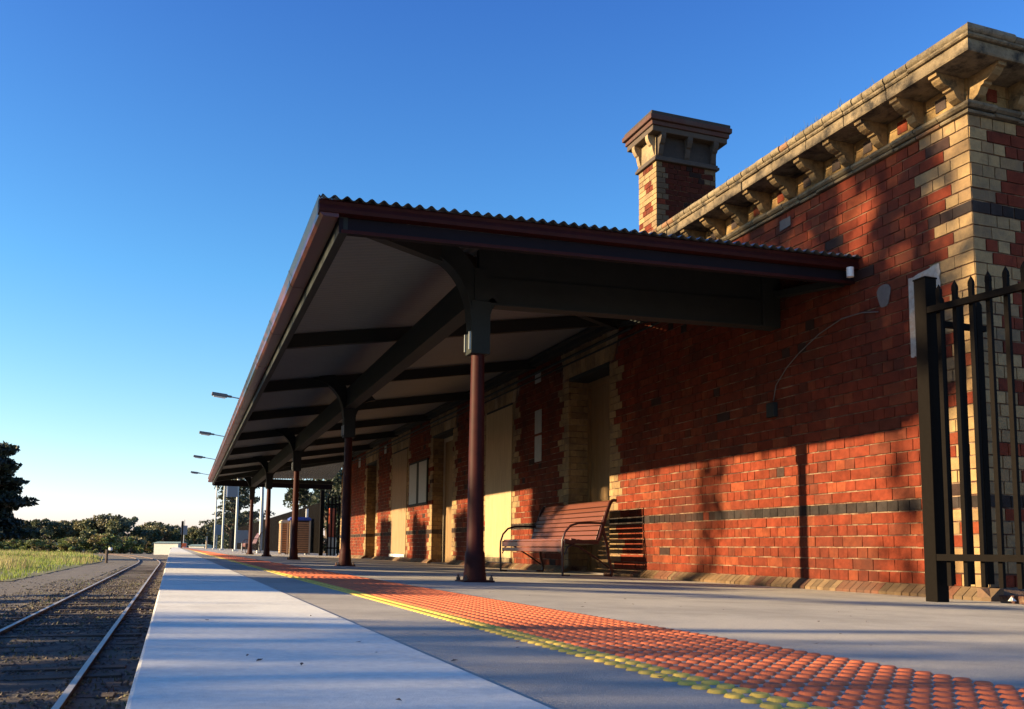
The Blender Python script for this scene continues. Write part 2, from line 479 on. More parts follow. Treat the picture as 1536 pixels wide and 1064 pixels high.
def ywk(axis, u):
    if axis == 'x': k = ('x', round(u/.7) if len(ywall) and ywall.get('chim') else 0)
    else:
        k = min([(abs(u-4.81),0),(abs(u-YEND),1)] + [(abs(u-e),2+2*i+q) for i, o_ in enumerate(OPEN) for q, e in enumerate(o_[:2])])
        k = ('y', 0 if ywall.get('chim') else k[1])
        if k[1] == 0: k = ('x', 0) if not ywall.get('chim') else k
    if k not in ywall: ywall[k] = MB()
    return ywall[k]
def put(b, axis, u0, u1, z0, z1, face, col, gap=.0055, dep=.03, prj=0.0):
    b.col = col; e = U(-.0015,.0022) + prj; gap *= U(.75,1.25)
    jj = .0016
    if axis == 'y':    # face at x = face, outward -x
        b.box(face-e, face+dep, u0+gap*.55, u1-gap*.55, z0+gap, z1-gap, j=jj)
    else:              # face at y = face, outward -y
        b.box(u0+gap, u1-gap, face-e, face+dep, z0+gap, z1-gap, j=jj)
def run_wall(axis, face, ua, ub, k0, k1, cls, opens, z0=Z0, band=BANDK, band2=29):
    side_shade = .38 if (axis == 'x' and band == -1) else 1  # chimney's camera-facing side: shade put into the brick colours
    def sc3(c): return tuple(v*side_shade for v in c)
    for k in range(k0, k1):
        za = z0 + k*CH; zb = za + CH; zc = (za+zb)/2
        header = (k % 2 == 0)
        u = ua - (HB*.5 if k % 2 else 0)
        # breaks
        br = sorted(set([ua, ub] + [e for (a, b_, t, d) in opens if zc < t for e in (a, b_)]))
        segs = []
        for s0, s1 in zip(br, br[1:]):
            mid = (s0+s1)/2
            if any(a < mid < b_ and zc < t for (a, b_, t, d) in opens): continue
            segs.append((s0, s1))
        for s0, s1 in segs:
            u = s0; first = True
            while u < s1-.02:
                L = HB if (header and rnd() > .12) else BL
                if k == band or k == band2: L = HB
                if not header and rnd() < .10: L = HB
                if first and k % 2: L = HB*1.5
                first = False
                e = min(s1, u+L)
                if s1-e < .05: e = s1
                c = cls((u+e)/2, zc, k)
                if c == 'r':
                    if k == band: put(wall, axis, u, e, za, zb, face, blkcol() if rnd() > .04 else redcol())
                    elif k == band2 and rnd() < (.06 if axis == 'y' else .5): put(wall, axis, u, e, za, zb, face, blkcol())
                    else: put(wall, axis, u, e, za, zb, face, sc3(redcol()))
                elif c == 'y':
                    if k in (band, band2): put(wall, axis, u, e, za, zb, face, blkcol())
                    elif rnd() < .03: put(wall, axis, u, e, za, zb, face, redcol())
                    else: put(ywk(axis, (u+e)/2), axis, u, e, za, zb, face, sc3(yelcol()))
                elif c == 'l': pass
                u = e
run_wall('y', XW, 4.81, YEND, 0, TOPK, classify, OPEN)
def cls_end(x, z, k):
    q = .30 if (k//2)%2 else .44
    if x < XW + q and not (k % 5 == 0 and x > XW+.14): return 'y'
    return 'r'
run_wall('x', 4.81, XW+.002, 10.5, 0, TOPK, cls_end, [])
part(wall, 'brick_wall', BRICK)
for b in ywall.values(): part(b, 'quoin', YBR)
# mortar backing of the walls
mo = MB(); fx = XW+.0085
ZT = Z0+TOPK*CH
ys_ = 4.82
for a, b, t, d in OPEN:
    mo.quad((fx,ys_,-.3),(fx,a,-.3),(fx,a,ZT),(fx,ys_,ZT)); mo.quad((fx,a,t),(fx,b,t),(fx,b,ZT),(fx,a,ZT)); ys_ = b
mo.quad((fx,ys_,-.3),(fx,YEND,-.3),(fx,YEND,ZT),(fx,ys_,ZT))
mo.quad((XW+.009,4.8185,-.3),(10.5,4.8185,-.3),(10.5,4.8185,ZT),(XW+.009,4.8185,ZT))
mo.quad((fx,YEND-.004,-.3),(10.5,YEND-.004,-.3),(10.5,YEND-.004,3.8),(fx,YEND-.004,3.8))
part(mo, 'mortar', MORTAR)
# reveals, doors, lintels, sills
for i, (a, b, t, d) in enumerate(OPEN):
    rv = MB(); rv2 = MB(); k = 0
    if d > .1:
        mb_ = MB(); mb_.quad((XW+.01,b+.008,-.2),(XW+d+.1,b+.008,-.2),(XW+d+.1,b+.008,t),(XW+.01,b+.008,t))
        mb_.quad((XW+.01,a-.008,-.2),(XW+d+.1,a-.008,-.2),(XW+d+.1,a-.008,t),(XW+.01,a-.008,t)); part(mb_, 'reveal_mortar', MORTAR)
        while Z0+(k+1)*CH <= t+.03:
            z0_, z1_ = Z0+k*CH, Z0+(k+1)*CH
            cuts = [XW+.03, XW+.03+(.1 if k%2 else .2), XW+d+.05]
            for x0, x1 in zip(cuts, cuts[1:]):
                if x1-x0 < .03: continue
                rv.col = blkcol() if k == BANDK else yelcol()
                rv.box(x0+.004,x1-.004,b-.001,b+.03,z0_+.005,z1_-.005,j=.001)
                rv2.col = rv.col; rv2.box(x0+.004,x1-.004,a-.03,a+.001,z0_+.005,z1_-.005,j=.001)
            k += 1
        part(rv, 'reveal', YBR); part(rv2, 'reveal', YBR)
    # lintel: flat arch of tapered voussoirs
    lt = MB(); nv = 11; cy_ = (a+b)/2; hw0 = (b-a)/2+.13; hw1 = (b-a)/2+.30
    for q in range(nv):
        f0, f1 = q/nv*2-1, (q+1)/nv*2-1
        for zz0, zz1, s0, s1 in ((t+.025, t+.22, hw0, (hw0+hw1)/2), (t+.228, t+.415, (hw0+hw1)/2, hw1)):
            lt.col = yelcol() if rnd() > .1 else (.34,.24,.13)
            n = len(lt.v); g_ = .004; e_ = U(0,.003)+.004
            for x in (XW-e_, XW+.03):
                lt.v += [(x,cy_+f0*s0+g_,zz0),(x,cy_+f1*s0-g_,zz0),(x,cy_+f1*s1-g_,zz1),(x,cy_+f0*s1+g_,zz1)]
            for qd in ((0,1,2,3),(7,6,5,4),(0,4,5,1),(1,5,6,2),(2,6,7,3),(3,7,4,0)):
                lt.f.append(tuple(n+z for z in qd)); lt.c.append(lt.col)
    lt.col = (.03,.03,.03)
    part(lt, 'lintel', YBR)
    sb = MB(); sb.box(XW-.004,XW+d+.05,a+.004,b-.004,t-.03,t+.022); part(sb, 'opening_head', GREY)
    # door or board
    if d > .1:
        fr = MB(); xd = XW+d
        fr.box(xd-.02,xd+.06,a+.001,a+.07,-.1,t-.03); fr.box(xd-.02,xd+.06,b-.07,b-.001,-.1,t-.03); fr.box(xd-.019,xd+.06,a+.07,b-.07,t-.12,t-.031)
        part(fr, 'door_frame', TAN if i == 2 else DOORM)
        dr = MB(); nb = 6; w_ = (b-a-.14)/nb
        for q in range(nb): dr.box(xd+.005+U(0,.003),xd+.04,a+.07+q*w_+.003,a+.07+(q+1)*w_-.003,-.09,t-.12)
        part(dr, 'door', DOORM)
        th = MB(); th.box(XW-.02,XW+d+.05,a,b,-.16,-.075); part(th, 'threshold', GPL)
    else:
        bo = MB(); bo.box(XW-.012,XW+.02,a-.03,(a+b)/2-.002,.08,t-.02); bo.box(XW-.010,XW+.02,(a+b)/2+.002,b+.02,.08,t-.02)
        part(bo, 'boarding', PLY if i == 1 else PLY2)
        sl_ = MB(); sl_.box(XW-.05,XW+.03,a-.06,b+.06,0.0,.075); part(sl_, 'sill', WHITE if i == 3 else STONE, bevel=.006)
# splayed plinth course
sp = MB(); y = 4.72
zg = gz(XW)
while y < YEND:
    e = y+.082
    if not any(a-.01 < y+.05 < b+.01 and d > .1 for a, b, t, d in OPEN):
        c = U(.7,1.2); sp.col = random.choice([(.14*c,.08*c,.035*c),(.13*c,.05*c,.025*c),(.17*c,.105*c,.05*c)])
        n = len(sp.v)
        for yy_ in (y+.003, e-.003):
            j = U(-.004,.004)
            sp.v += [(XW-.085+j,yy_,zg-.02),(XW-.085+j,yy_,zg+.025),(XW-.003,yy_,Z0+.0),(XW+.03,yy_,Z0+.0),(XW+.03,yy_,zg-.02)]
        for q in range(5): sp.f.append((n+q,n+(q+1)%5,n+5+(q+1)%5,n+5+q)); sp.c.append(sp.col)
        sp.f.append((n,n+1,n+2,n+3,n+4)); sp.c.append(sp.col); sp.f.append((n+5,n+6,n+7,n+8,n+9)); sp.c.append(sp.col)
    y = e
    if any(a-.09 < y < a for a, b, t, d in OPEN if d > .1): part(sp, 'plinth', YBR); sp = MB()
part(sp, 'plinth', YBR); sp = MB()
x = XW-.085
while x < 10.4:
    e = x+.115; c = U(.7,1.2); sp.col = (.15*c,.08*c,.045*c); n = len(sp.v)
    for xx in (x+.003, e-.003):
        sp.v += [(xx,4.725,zg-.1),(xx,4.725,zg+.025),(xx,4.808,Z0),(xx,4.84,Z0),(xx,4.84,zg-.1)]
    for q in range(5): sp.f.append((n+q,n+(q+1)%5,n+5+(q+1)%5,n+5+q)); sp.c.append(sp.col)
    sp.f.append((n,n+1,n+2,n+3,n+4)); sp.c.append(sp.col); sp.f.append((n+5,n+6,n+7,n+8,n+9)); sp.c.append(sp.col)
    x = e
part(sp, 'plinth', YBR)

# cornice
Cn = (XW, 4.81)
def lpath(prof, b, seg=None, yend=YEND, xend=10.5):
    """profile swept along front wall then end wall, mitred at the corner"""
    if seg is None:
        b.sweep(prof, (XW, yend), (-1,0), Cn, (-1,-1)); b.sweep(prof, Cn, (-1,-1), (xend, 4.81), (0,-1))
        return
    y = 4.81; first = True
    while y < yend:
        e = min(yend, y+seg); j = U(-.004,.006); jz = U(-.004,.005)
        pr = [(o+j*(o>.001), z+jz) for o, z in prof]
        c = U(.75,1.15); b.col = (.20*c,.155*c,.095*c) if rnd() > .08 else (.2*c,.11*c,.06*c)
        b.sweep(pr, (XW, e-.004), (-1,0), (XW, y+(.0 if first else .004)), (-1,-1) if first else (-1,0)); first = False
        y = e
    x = XW; first = True
    while x < xend:
        e = min(xend, x+seg); j = U(-.004,.006); jz = U(-.004,.005)
        pr = [(o+j*(o>.001), z+jz) for o, z in prof]
        c = U(.6,1.1); b.col = (.20*c,.16*c,.11*c)
        b.sweep(pr, (x+(.0 if first else .004), 4.81), (-1,-1) if first else (0,-1), (e-.004, 4.81), (0,-1)); first = False
        x = e
ZC = Z0+TOPK*CH      # top of wall bricks ~3.438
b = MB(); b.col = (.25,.165,.078)
lpath([(-.03,ZC+.002),(.028,ZC+.002),(.036,ZC+.014),(.028,ZC+.026),(.02,ZC+.030),(-.03,ZC+.030)], b, .235)
lpath([(-.03,ZC+.033),(.036,ZC+.033),(.056,ZC+.048),(.058,ZC+.064),(.042,ZC+.08),(.0,ZC+.086),(-.03,ZC+.086)], b, .235)
part(b, 'string_course', YBRC)
ZF = ZC+.088; ZS = 3.715
fb = MB()
# frieze bricks
def frieze(axis):
    n = 66 if axis == 'y' else 13
    for q in range(n):
        u0 = (4.81 if axis == 'y' else XW) + .39*q + (0 if q else 0)
        u1 = u0+.39
        for r_ in range(2):
            za = ZF + r_*(ZS-ZF)/2; zb = za+(ZS-ZF)/2
            cuts = [u0, u0+.13, u0+.26, u1] if r_ == 0 else [u0,u0+.195,u1]
            for p0, p1 in zip(cuts, cuts[1:]): put(fb, axis, p0, p1, za, zb, XW+.002 if axis == 'y' else 4.812, yelcol(), gap=.003)
        # dark square recess brick
        c = redcol() if rnd() < .45 else (.07,.05,.045)
        zc = (ZF+ZS)/2
        put(fb, axis, u0+.19, u0+.29, zc-.052, zc+.045, (XW if axis == 'y' else 4.81)-.006, c, gap=0)
frieze('y'); frieze('x')
part(fb, 'frieze', YBRC)
# brackets
bp = [(0,0),(.035,.005),(.075,.03),(.095,.065),(.105,.09),(.13,.098),(.135,.118),(.165,.122),(.205,.14),(.232,.17),(.238,.188),(.262,.192),(.265,.222)]
def bracket_mesh():
    b = MB(); z0_ = ZC+.088; sc = (ZS-.002-z0_)/.222
    prof = [(0,0)] + bp[1:] + [(0,.222)]
    k = len(prof)
    b.col = (.25,.165,.078)
    for y_ in (-.038,.038):
        for o_, z in prof: b.v.append((-o_-.001, y_, z*sc))
    for q in range(k): b.f.append((q,(q+1)%k,k+(q+1)%k,k+q)); b.c.append(b.col)
    b.f.append(tuple(range(k))); b.c.append(b.col); b.f.append(tuple(range(k,2*k))[::-1]); b.c.append(b.col)
    return b
br0 = bracket_mesh().build('cornice_bracket', YBRC, bd); z_ = ZC+.088
br0.location = (-.002, 4.865-5, z_)
for q in range(1, 68):
    o = br0.copy(); COL.objects.link(o); o.parent = bd; o.location = (-.002, 4.865+.39*q-5, z_)
for q in range(13):
    o = br0.copy(); COL.objects.link(o); o.parent = bd; o.location = (.055+.39*q, 4.81-.002-5, z_); o.rotation_euler = (0,0,math.pi/2)
# fascia + roll
b = MB(); b.col = (.25,.165,.078)
lpath([(-.05,ZS),(.295,ZS),(.30,ZS+.012),(.30,ZS+.085),(-.05,ZS+.085)], b, .48)
lpath([(-.05,ZS+.088),(.312,ZS+.088),(.322,ZS+.098),(.322,ZS+.112),(-.05,ZS+.112)], b, .235)
part(b, 'cornice', STONE)
b = MB()
rp = [(-.05,ZS+.115)] + [(.30+.036*math.cos(t), ZS+.148+.034*math.sin(t)) for t in [math.radians(a) for a in (-75,-45,-15,15,45,75,100)]] + [(.2,ZS+.19),(-.05,ZS+.20)]
lpath(rp, b, .118)
part(b, 'coping', YBRC, smooth=True)
b = MB(); b.box(XW+.03,10.5,4.86,YEND-.05,3.6,3.86); part(b, 'roof', STONE)
# weeds on the coping
b = MB()
for q in range(260):
    y = random.choice([5.9,6.0,6.15,6.5,7.0,5.6,8.2,6.2,6.3,7.6])+U(-.25,.25); x = XW-.3+U(-.03,.15)
    c = U(.6,1.3); blade(b, x, y, ZS+.17, U(.02,.10), .006, (.12*c,.13*c,.04*c))
part(b, 'coping_weeds', GRASSM)

# chimney
def chimney(x0, y0, wx, wy, zb, zt, name='chimney'):
    ch = MB(); cy_ = {'chim': True}; save = (globals()['wall'], globals()['ywall'])
    globals()['wall'] = ch; globals()['ywall'] = cy_
    nk = int((zt-.78-zb)/CH)
    def cf(u, z, k, a=y0, l=wy):
        q = .10 if (k//2)%2 else .22
        if l < .7: return 'r' if ((k//2)%2 and abs(u-(a+l*.5)) < l*.22) else 'y'
        return 'y' if (u < a+q+.06 or u > a+l-q-.06) and k % 2 == 0 else ('y' if u < a+.12 or u > a+l-.12 and k%3 else 'r')
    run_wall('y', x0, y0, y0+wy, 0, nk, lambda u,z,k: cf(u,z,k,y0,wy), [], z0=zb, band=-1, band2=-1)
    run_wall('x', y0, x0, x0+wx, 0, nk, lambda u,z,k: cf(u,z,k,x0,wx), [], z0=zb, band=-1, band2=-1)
    globals()['wall'], globals()['ywall'] = save
    core = MB(); core.box(x0+.012,x0+wx,y0+.012,y0+wy,zb-.3,zt-.05)
    c = part(core, name, MORTAR)
    part(ch, 'chimney_brick', BRICK, c); cy_.pop('chim'); [part(b_, 'chimney_quoin', YBR, c) for b_ in cy_.values()]
    z1 = zb+nk*CH
    s = MB(); e = .05
    s.col = (.055,.04,.03)
    s.box(x0-e,x0+wx+e,y0-e,y0+wy+e,z1,z1+.05); s.box(x0-e*.6,x0+wx+e*.6,y0-e*.6,y0+wy+e*.6,z1+.05,z1+.09)
    part(s, 'chimney_band', YBR, c, bevel=.01)
    z2 = z1+.09
    hh = 0
    f = MB(); f.col = (.026,.019,.015); f.box(x0-.006,x0+wx+.006,y0-.006,y0+wy+.006,z2,zt-.36); f.col = (.26,.19,.10); f.box(x0-.0095,x0-.006,y0+.0,y0+wy,z2+.004,zt-.365); part(f, 'chimney_frieze', YBR, c)  # shade painted into the collar colour, front panel painted lighter as sunlit
    cb = MB(); cb.col = (.30,.21,.11); hh = zt-.36-z2
    pr = [(0,0),(.05,.03),(.10,.14),(.13,.24),(.19,.30),(.26,.40),(.30,.55),(.30,1.0),(0,1.0)]
    pr = [(o_*.52, z*hh if z < 1 else hh) for o_, z in [(0,0),(.05,.1),(.10,.35),(.11,.5),(.17,.55),(.24,.72),(.27,.85),(.27,1)]]
    def brk(px, py, dx, dy):
        cb = MB(); cb.col = (.30,.21,.11) if dx else (.055,.04,.028)  # brackets on the shaded side get a darker colour to stand for shade
        prf = pr+[(0,hh)]; n = len(cb.v); k = len(prf); sx, sy = -dy, dx
        for sg in (-.045,.045):
            for o_, z in prf: cb.v.append((px+dx*o_+sx*sg, py+dy*o_+sy*sg, z2+z))
        for q in range(k): cb.f.append((n+q,n+(q+1)%k,n+k+(q+1)%k,n+k+q)); cb.c.append(cb.col)
        cb.f.append(tuple(n+q for q in range(k))); cb.c.append(cb.col); cb.f.append(tuple(n+k+q for q in range(k))); cb.c.append(cb.col)
        part(cb, 'chimney_bracket', YBR, c)
    for q in range(3): brk(x0+.07+(wx-.14)*q/2, y0-.006, 0, -1)
    for q in range(2): brk(x0-.006, y0+.07+(wy-.14)*q, -1, 0)
    cp_ = MB(); z3 = zt-.36
    for o_, za, zb_, col in ((.15,0,.09,(.065,.045,.03)),(.175,.093,.17,(.07,.026,.018)),(.215,.173,.26,(.07,.026,.018)),(.19,.263,.33,(.035,.028,.022))):
        cp_.col = col; cp_.box(x0-o_,x0+wx+o_,y0-o_,y0+wy+o_,z3+za,z3+zb_,j=.006)
    part(cp_, 'chimney_cap', YBR, c, bevel=.012)
chimney(7.34, 13.0, 1.17, .62, 3.9, 7.60)

# small things fixed to the wall
def blob(name, m, pts, x, th=.006):
    b = MB(); n = len(pts)
    b.v = [(x, y, z) for y, z in pts] + [(x-th, y, z) for y, z in pts]
    b.f = [tuple(range(n)), tuple(range(n,2*n))[::-1]] + [(i,(i+1)%n,n+(i+1)%n,n+i) for i in range(n)]; b.c = [None]*(n+2)
    return part(b, name, m)
def rough(pts, j=.008, sub=6):
    out_ = []
    for (a, b_) in zip(pts, pts[1:]+pts[:1]):
        for q in range(sub):
            t = q/sub; out_.append((a[0]*(1-t)+b_[0]*t+U(-j,j), a[1]*(1-t)+b_[1]*t+U(-j,j)))
    return out_
PLAST = mat('old_white_plaster', (.34,.30,.25), .9, .3, 30, bump=.4, stain=(.30,.16,.09), stscale=9, stpos=(.5,.75))
blob('plaster_patch', PLAST, rough([(5.44,1.74),(5.44,2.36),(5.12,2.40),(5.12,2.18),(5.17,2.18),(5.17,2.31),(5.36,2.28),(5.37,1.74)]), XW-.003)
blob('render_patch', GPL, [(5.70+.07*math.cos(t)*(1+.2*math.sin(3*t)), 2.30+.11*math.sin(t)*(1+.15*math.cos(2*t))) for t in [i*math.pi/8 for i in range(16)]], XW-.003)
blob('render_patch', GPL, rough([(7.02,3.28),(7.02,3.38),(6.86,3.38),(6.86,3.29)], .005, 3), XW-.003)
b = MB()
pp = [(7.17,1.66),(7.12,1.80),(6.95,1.94),(6.78,2.04),(6.5,2.16),(6.2,2.23),(5.95,2.22),(5.76,2.18)]
b.tube([(XW-.012-.006*math.sin(i), y, z) for i, (y, z) in enumerate(pp)], .005, 6); part(b, 'loose_cable', GPL)
b = MB(); b.box(XW-.05,XW,7.12,7.24,1.50,1.64); part(b, 'junction_box', GREY, bevel=.008)
b = MB(); b.tube([(XW-.02,9.0,2.93),(XW-.02,31,2.93)], .012, 6); b.tube([(XW-.03,10,3.02),(XW-.03,31,3.02)], .02, 6); part(b, 'conduit', GREY)
# ------------------------------------------------------------------ the awning
aw = thing('platform_awning', 'skillion platform awning with corrugated hipped roof on red iron posts', 'awning', (2.3,7.12,-.04))
AORG = (2.3,7.12,-.04)
def apart(b, name, m, parent=None, **k): return b.build(name, m, parent or aw, local=AORG, **k)
Y0, Y1 = 6.05, 33.4
def gx(y): return .88 + .0065*(y-Y0)
def cxx(y): return 2.31 + .005*(y-7.12)
ZE = 2.575; MS = .162
def rz(x, y): return ZE + MS*(x-gx(y))
HK = .132
WL = .084
def hip_z(x, y): return ZE + .03*(x-.88) + HK*(y-Y0)
XE = XW-.004

XE = XW-.004
m1 = MB(); n_ = int((Y1-Y0)/WL*6); prev = None
for i in range(n_+1):
    y = Y0 + (Y1-Y0)*i/n_
    dz = .011*math.cos((y-Y0)/WL*2*math.pi)
    xa = gx(y)-.03; xb = max(xa+.001, min(XE, .88+(y-Y0), gx(Y1)+(Y1-y)))
    cur = ((xa,y,rz(xa,y)+dz),(xb,y,rz(xb,y)+dz))
    if prev: m1.quad(prev[0],prev[1],cur[1],cur[0])
    prev = cur
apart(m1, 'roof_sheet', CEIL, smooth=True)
HIPTOP = mat('red_roof_sheet', (.12,.06,.05), .5, .1, 6)
for far in (0, 1):
    m2 = MB(); n_ = int((XE-.82)/WL*8); prev = None
    for i in range(n_+1):
        x = .82 + (XE-.82)*i/n_
        dz = .012 + .014*math.cos((x-.82)/WL*2*math.pi)
        ln = max(0.0, x-.88)
        if not far: cur = ((x,Y0-.10,hip_z(x,Y0-.10)+dz),(x,Y0+ln,hip_z(x,Y0+ln)+dz))
        else:
            x_ = x+.15; x_ = min(x_, XE); ln = max(0, x_-gx(Y1))
            cur = ((x_,Y1+.03,ZE+.03*ln+dz),(x_,Y1-ln,ZE+.162*ln+dz))
        if prev: m2.quad(prev[0],prev[1],cur[1],cur[0])
        prev = cur
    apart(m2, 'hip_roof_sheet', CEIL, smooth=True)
# gutters (outer) : ogee-ish profile swept in lengths
def gprof(zb): return [(0,zb+.13),(-.0,zb+.12),(.014,zb+.12),(.02,zb+.1),(.05,zb+.055),(.055,zb+.02),(.04,zb+.0),(-.04,zb+.0),(-.045,zb+.13)]
gp = [(-.06,0),(.045,0),(.066,.02),(.07,.05),(.052,.075),(.058,.105),(.075,.125),(.078,.14),(.070,.14),(.06,.12),(-.055,.12),(-.06,.14)]
y = Y0-.06
while y < Y1:
    e = min(Y1, y+1.85); b = MB(); zb = ZE-.125
    b.sweep([(o_, zb+z) for o_, z in gp], (gx(y)-.0, y), (-1,0), (gx(e)-.0, e-.003), (-1,0))
    b.sweep([(o_*1.04, zb+z*1.03-.002) for o_, z in gp], (gx(e)-.0, e-.035), (-1,0), (gx(e)-.0, e-.004), (-1,0))
    apart(b, 'gutter', GUTTER, smooth=True); y = e
# end gutter / barge towards the camera
b = MB()
e0 = (gx(Y0)-.02, Y0-.055); e1 = (XE, Y0-.055)
n = 0
def endgut(o_, za, zb, xa, xb, rise=.13):
    return [(xa,Y0-o_,za),(xb,Y0-o_,za+rise)]
prof = [(.00,-.035),(.030,-.037),(.040,-.05),(.032,-.07),(.045,-.10),(.040,-.125),(-.03,-.13),(-.03,-.035)]
b.v = [(gx(Y0)-.075, Y0-o_-.03, ZE+.025+z) for o_, z in prof] + [(XE, Y0-o_-.03, ZE+.025+z+.13) for o_, z in prof]
k = len(prof)
b.f = [(q,(q+1)%k,k+(q+1)%k,k+q) for q in range(k)] + [tuple(range(k)), tuple(range(k,2*k))[::-1]]; b.c = [None]*(k+2)
apart(b, 'end_gutter', REDPAINT)
b = MB()
n = 0
def skew(b, x0, x1, y0, y1, za0, zb0, za1, zb1):
    n = len(b.v)
    b.v += [(x0,y0,za0),(x1,y0,za1),(x1,y1,za1),(x0,y1,za0),(x0,y0,zb0),(x1,y0,zb1),(x1,y1,zb1),(x0,y1,zb0)]
    for q in ((0,3,2,1),(4,5,6,7),(0,1,5,4),(1,2,6,5),(2,3,7,6),(3,0,4,7)): b.f.append(tuple(n+i for i in q)); b.c.append(None)
skew(b, gx(Y0)+.07, XE, Y0-.01, Y0+.05, ZE-.21, ZE-.107, ZE-.21+.13, ZE-.107+.13)
apart(b, 'end_fascia', NAVY)
b = MB(); skew(b, gx(Y0)+.09, XE, Y0-.018, Y0-.011, ZE-.214, ZE-.190, ZE-.214+.13, ZE-.190+.13); apart(b, 'fascia_trim', REDPAINT)
# outer fascia beam
b = MB(); b.bar((gx(Y0)+.10,Y0-.01,ZE-.15),(gx(Y1)+.10,Y1,ZE-.15), .06, .13); apart(b, 'fascia_beam', GREY)
b = MB(); b.box(gx(Y1)+.1,XE,Y1-.03,Y1+.03,ZE-.24,ZE-.02); apart(b, 'end_fascia', NAVY)
# stub outlet
b = MB(); b.tube([(5.19,Y0-.10,ZE+.02),(5.19,Y0-.10,ZE-.06)], .03, 14); apart(b, 'gutter_outlet', WHITE, smooth=True)
# wall plate
b = MB(); b.box(XW-.09,XW-.006,Y0+.1,Y0+4.3,2.50,2.56); b.v = [(x,y,z+ (0 if y < Y0+1 else .60)) for x,y,z in b.v]; apart(b, 'wall_plate', GREY)
b = MB(); b.box(XW-.10,XW-.006,Y0+4.3,Y1,3.13,3.26); b.box(XW-.16,XW-.101,Y0+4.3,Y1,3.20,3.24); apart(b, 'wall_plate', GREY)
# hip rafters
b = MB(); b.bar((.98,Y0+.1,ZE-.04),(XW-.05,Y0+4.37,rz(XW,10)-.12),.09,.16); apart(b, 'hip_rafter', GREY)
b = MB(); b.bar((gx(Y1)+.1,Y1-.1,ZE-.04),(XW-.05,Y1-4.2,rz(XW,33)-.16),.09,.16); apart(b, 'hip_rafter', GREY)
# longitudinal beam on the posts
PY = [7.12, 13.35, 19.75, 26.2, 32.6]
b = MB()
b.bar((cxx(7.12),7.06,2.43),(cxx(32.6),32.7,2.43), .11, .28); apart(b, 'long_beam', GREY)
b = MB(); b.bar((cxx(7.12),7.06,2.279),(cxx(32.6),32.7,2.279), .15, .018); apart(b, 'beam_flange', GREY)
# rafters
ry = []
for a, c in zip(PY, PY[1:]): ry += [a, (a+c)/2]
ry.append(PY[-1])
for i, y in enumerate(ry):
    b = MB(); xa = gx(y)+.08; xb = XE-.01; h = .15
    if y == PY[0]: xb = cxx(y)-.1; xb = 1.9
    if y > Y1-4.4: xb = min(XE-.01, gx(Y1)+(Y1-y)+.1); xb = max(xb, cxx(y)+.1)
    zoff = 0
    b.bar((xa,y,rz(xa,y)-.02-h/2),(xb,y,rz(xb,y)-.02-h/2) if y > 8 else (xb,y,rz(1.9,y)-.02-h/2), .075, h)
    if y != PY[0]: apart(b, 'rafter', GREY)
# the frame beam to the wall at the first post
b = MB(); skew(b, 2.30,XW-.16, 7.07,7.17, 2.28,2.50,2.36,2.60); apart(b, 'cross_beam', GREY)
b = MB(); skew(b, 2.30,XW-.16, 7.085,7.155, 2.502,hip_z(2.3,7.12)-.012,2.602,hip_z(5.2,7.12)-.012); apart(b, 'packer_beam', GREY)
b = MB(); b.box(XW-.20,XW-.006,7.04,7.20,2.34,2.84); apart(b, 'beam_shoe', GREY, bevel=.006)
b = MB(); skew(b, 2.30,XW-.2, 7.05,7.19, 2.262,2.279,2.342,2.359); apart(b, 'beam_flange', GREY)
# cross beams at the far end
b = MB(); b.box(cxx(32.6),XW-.1,32.56,32.64,2.45,2.58); apart(b, 'cross_beam', GREY)
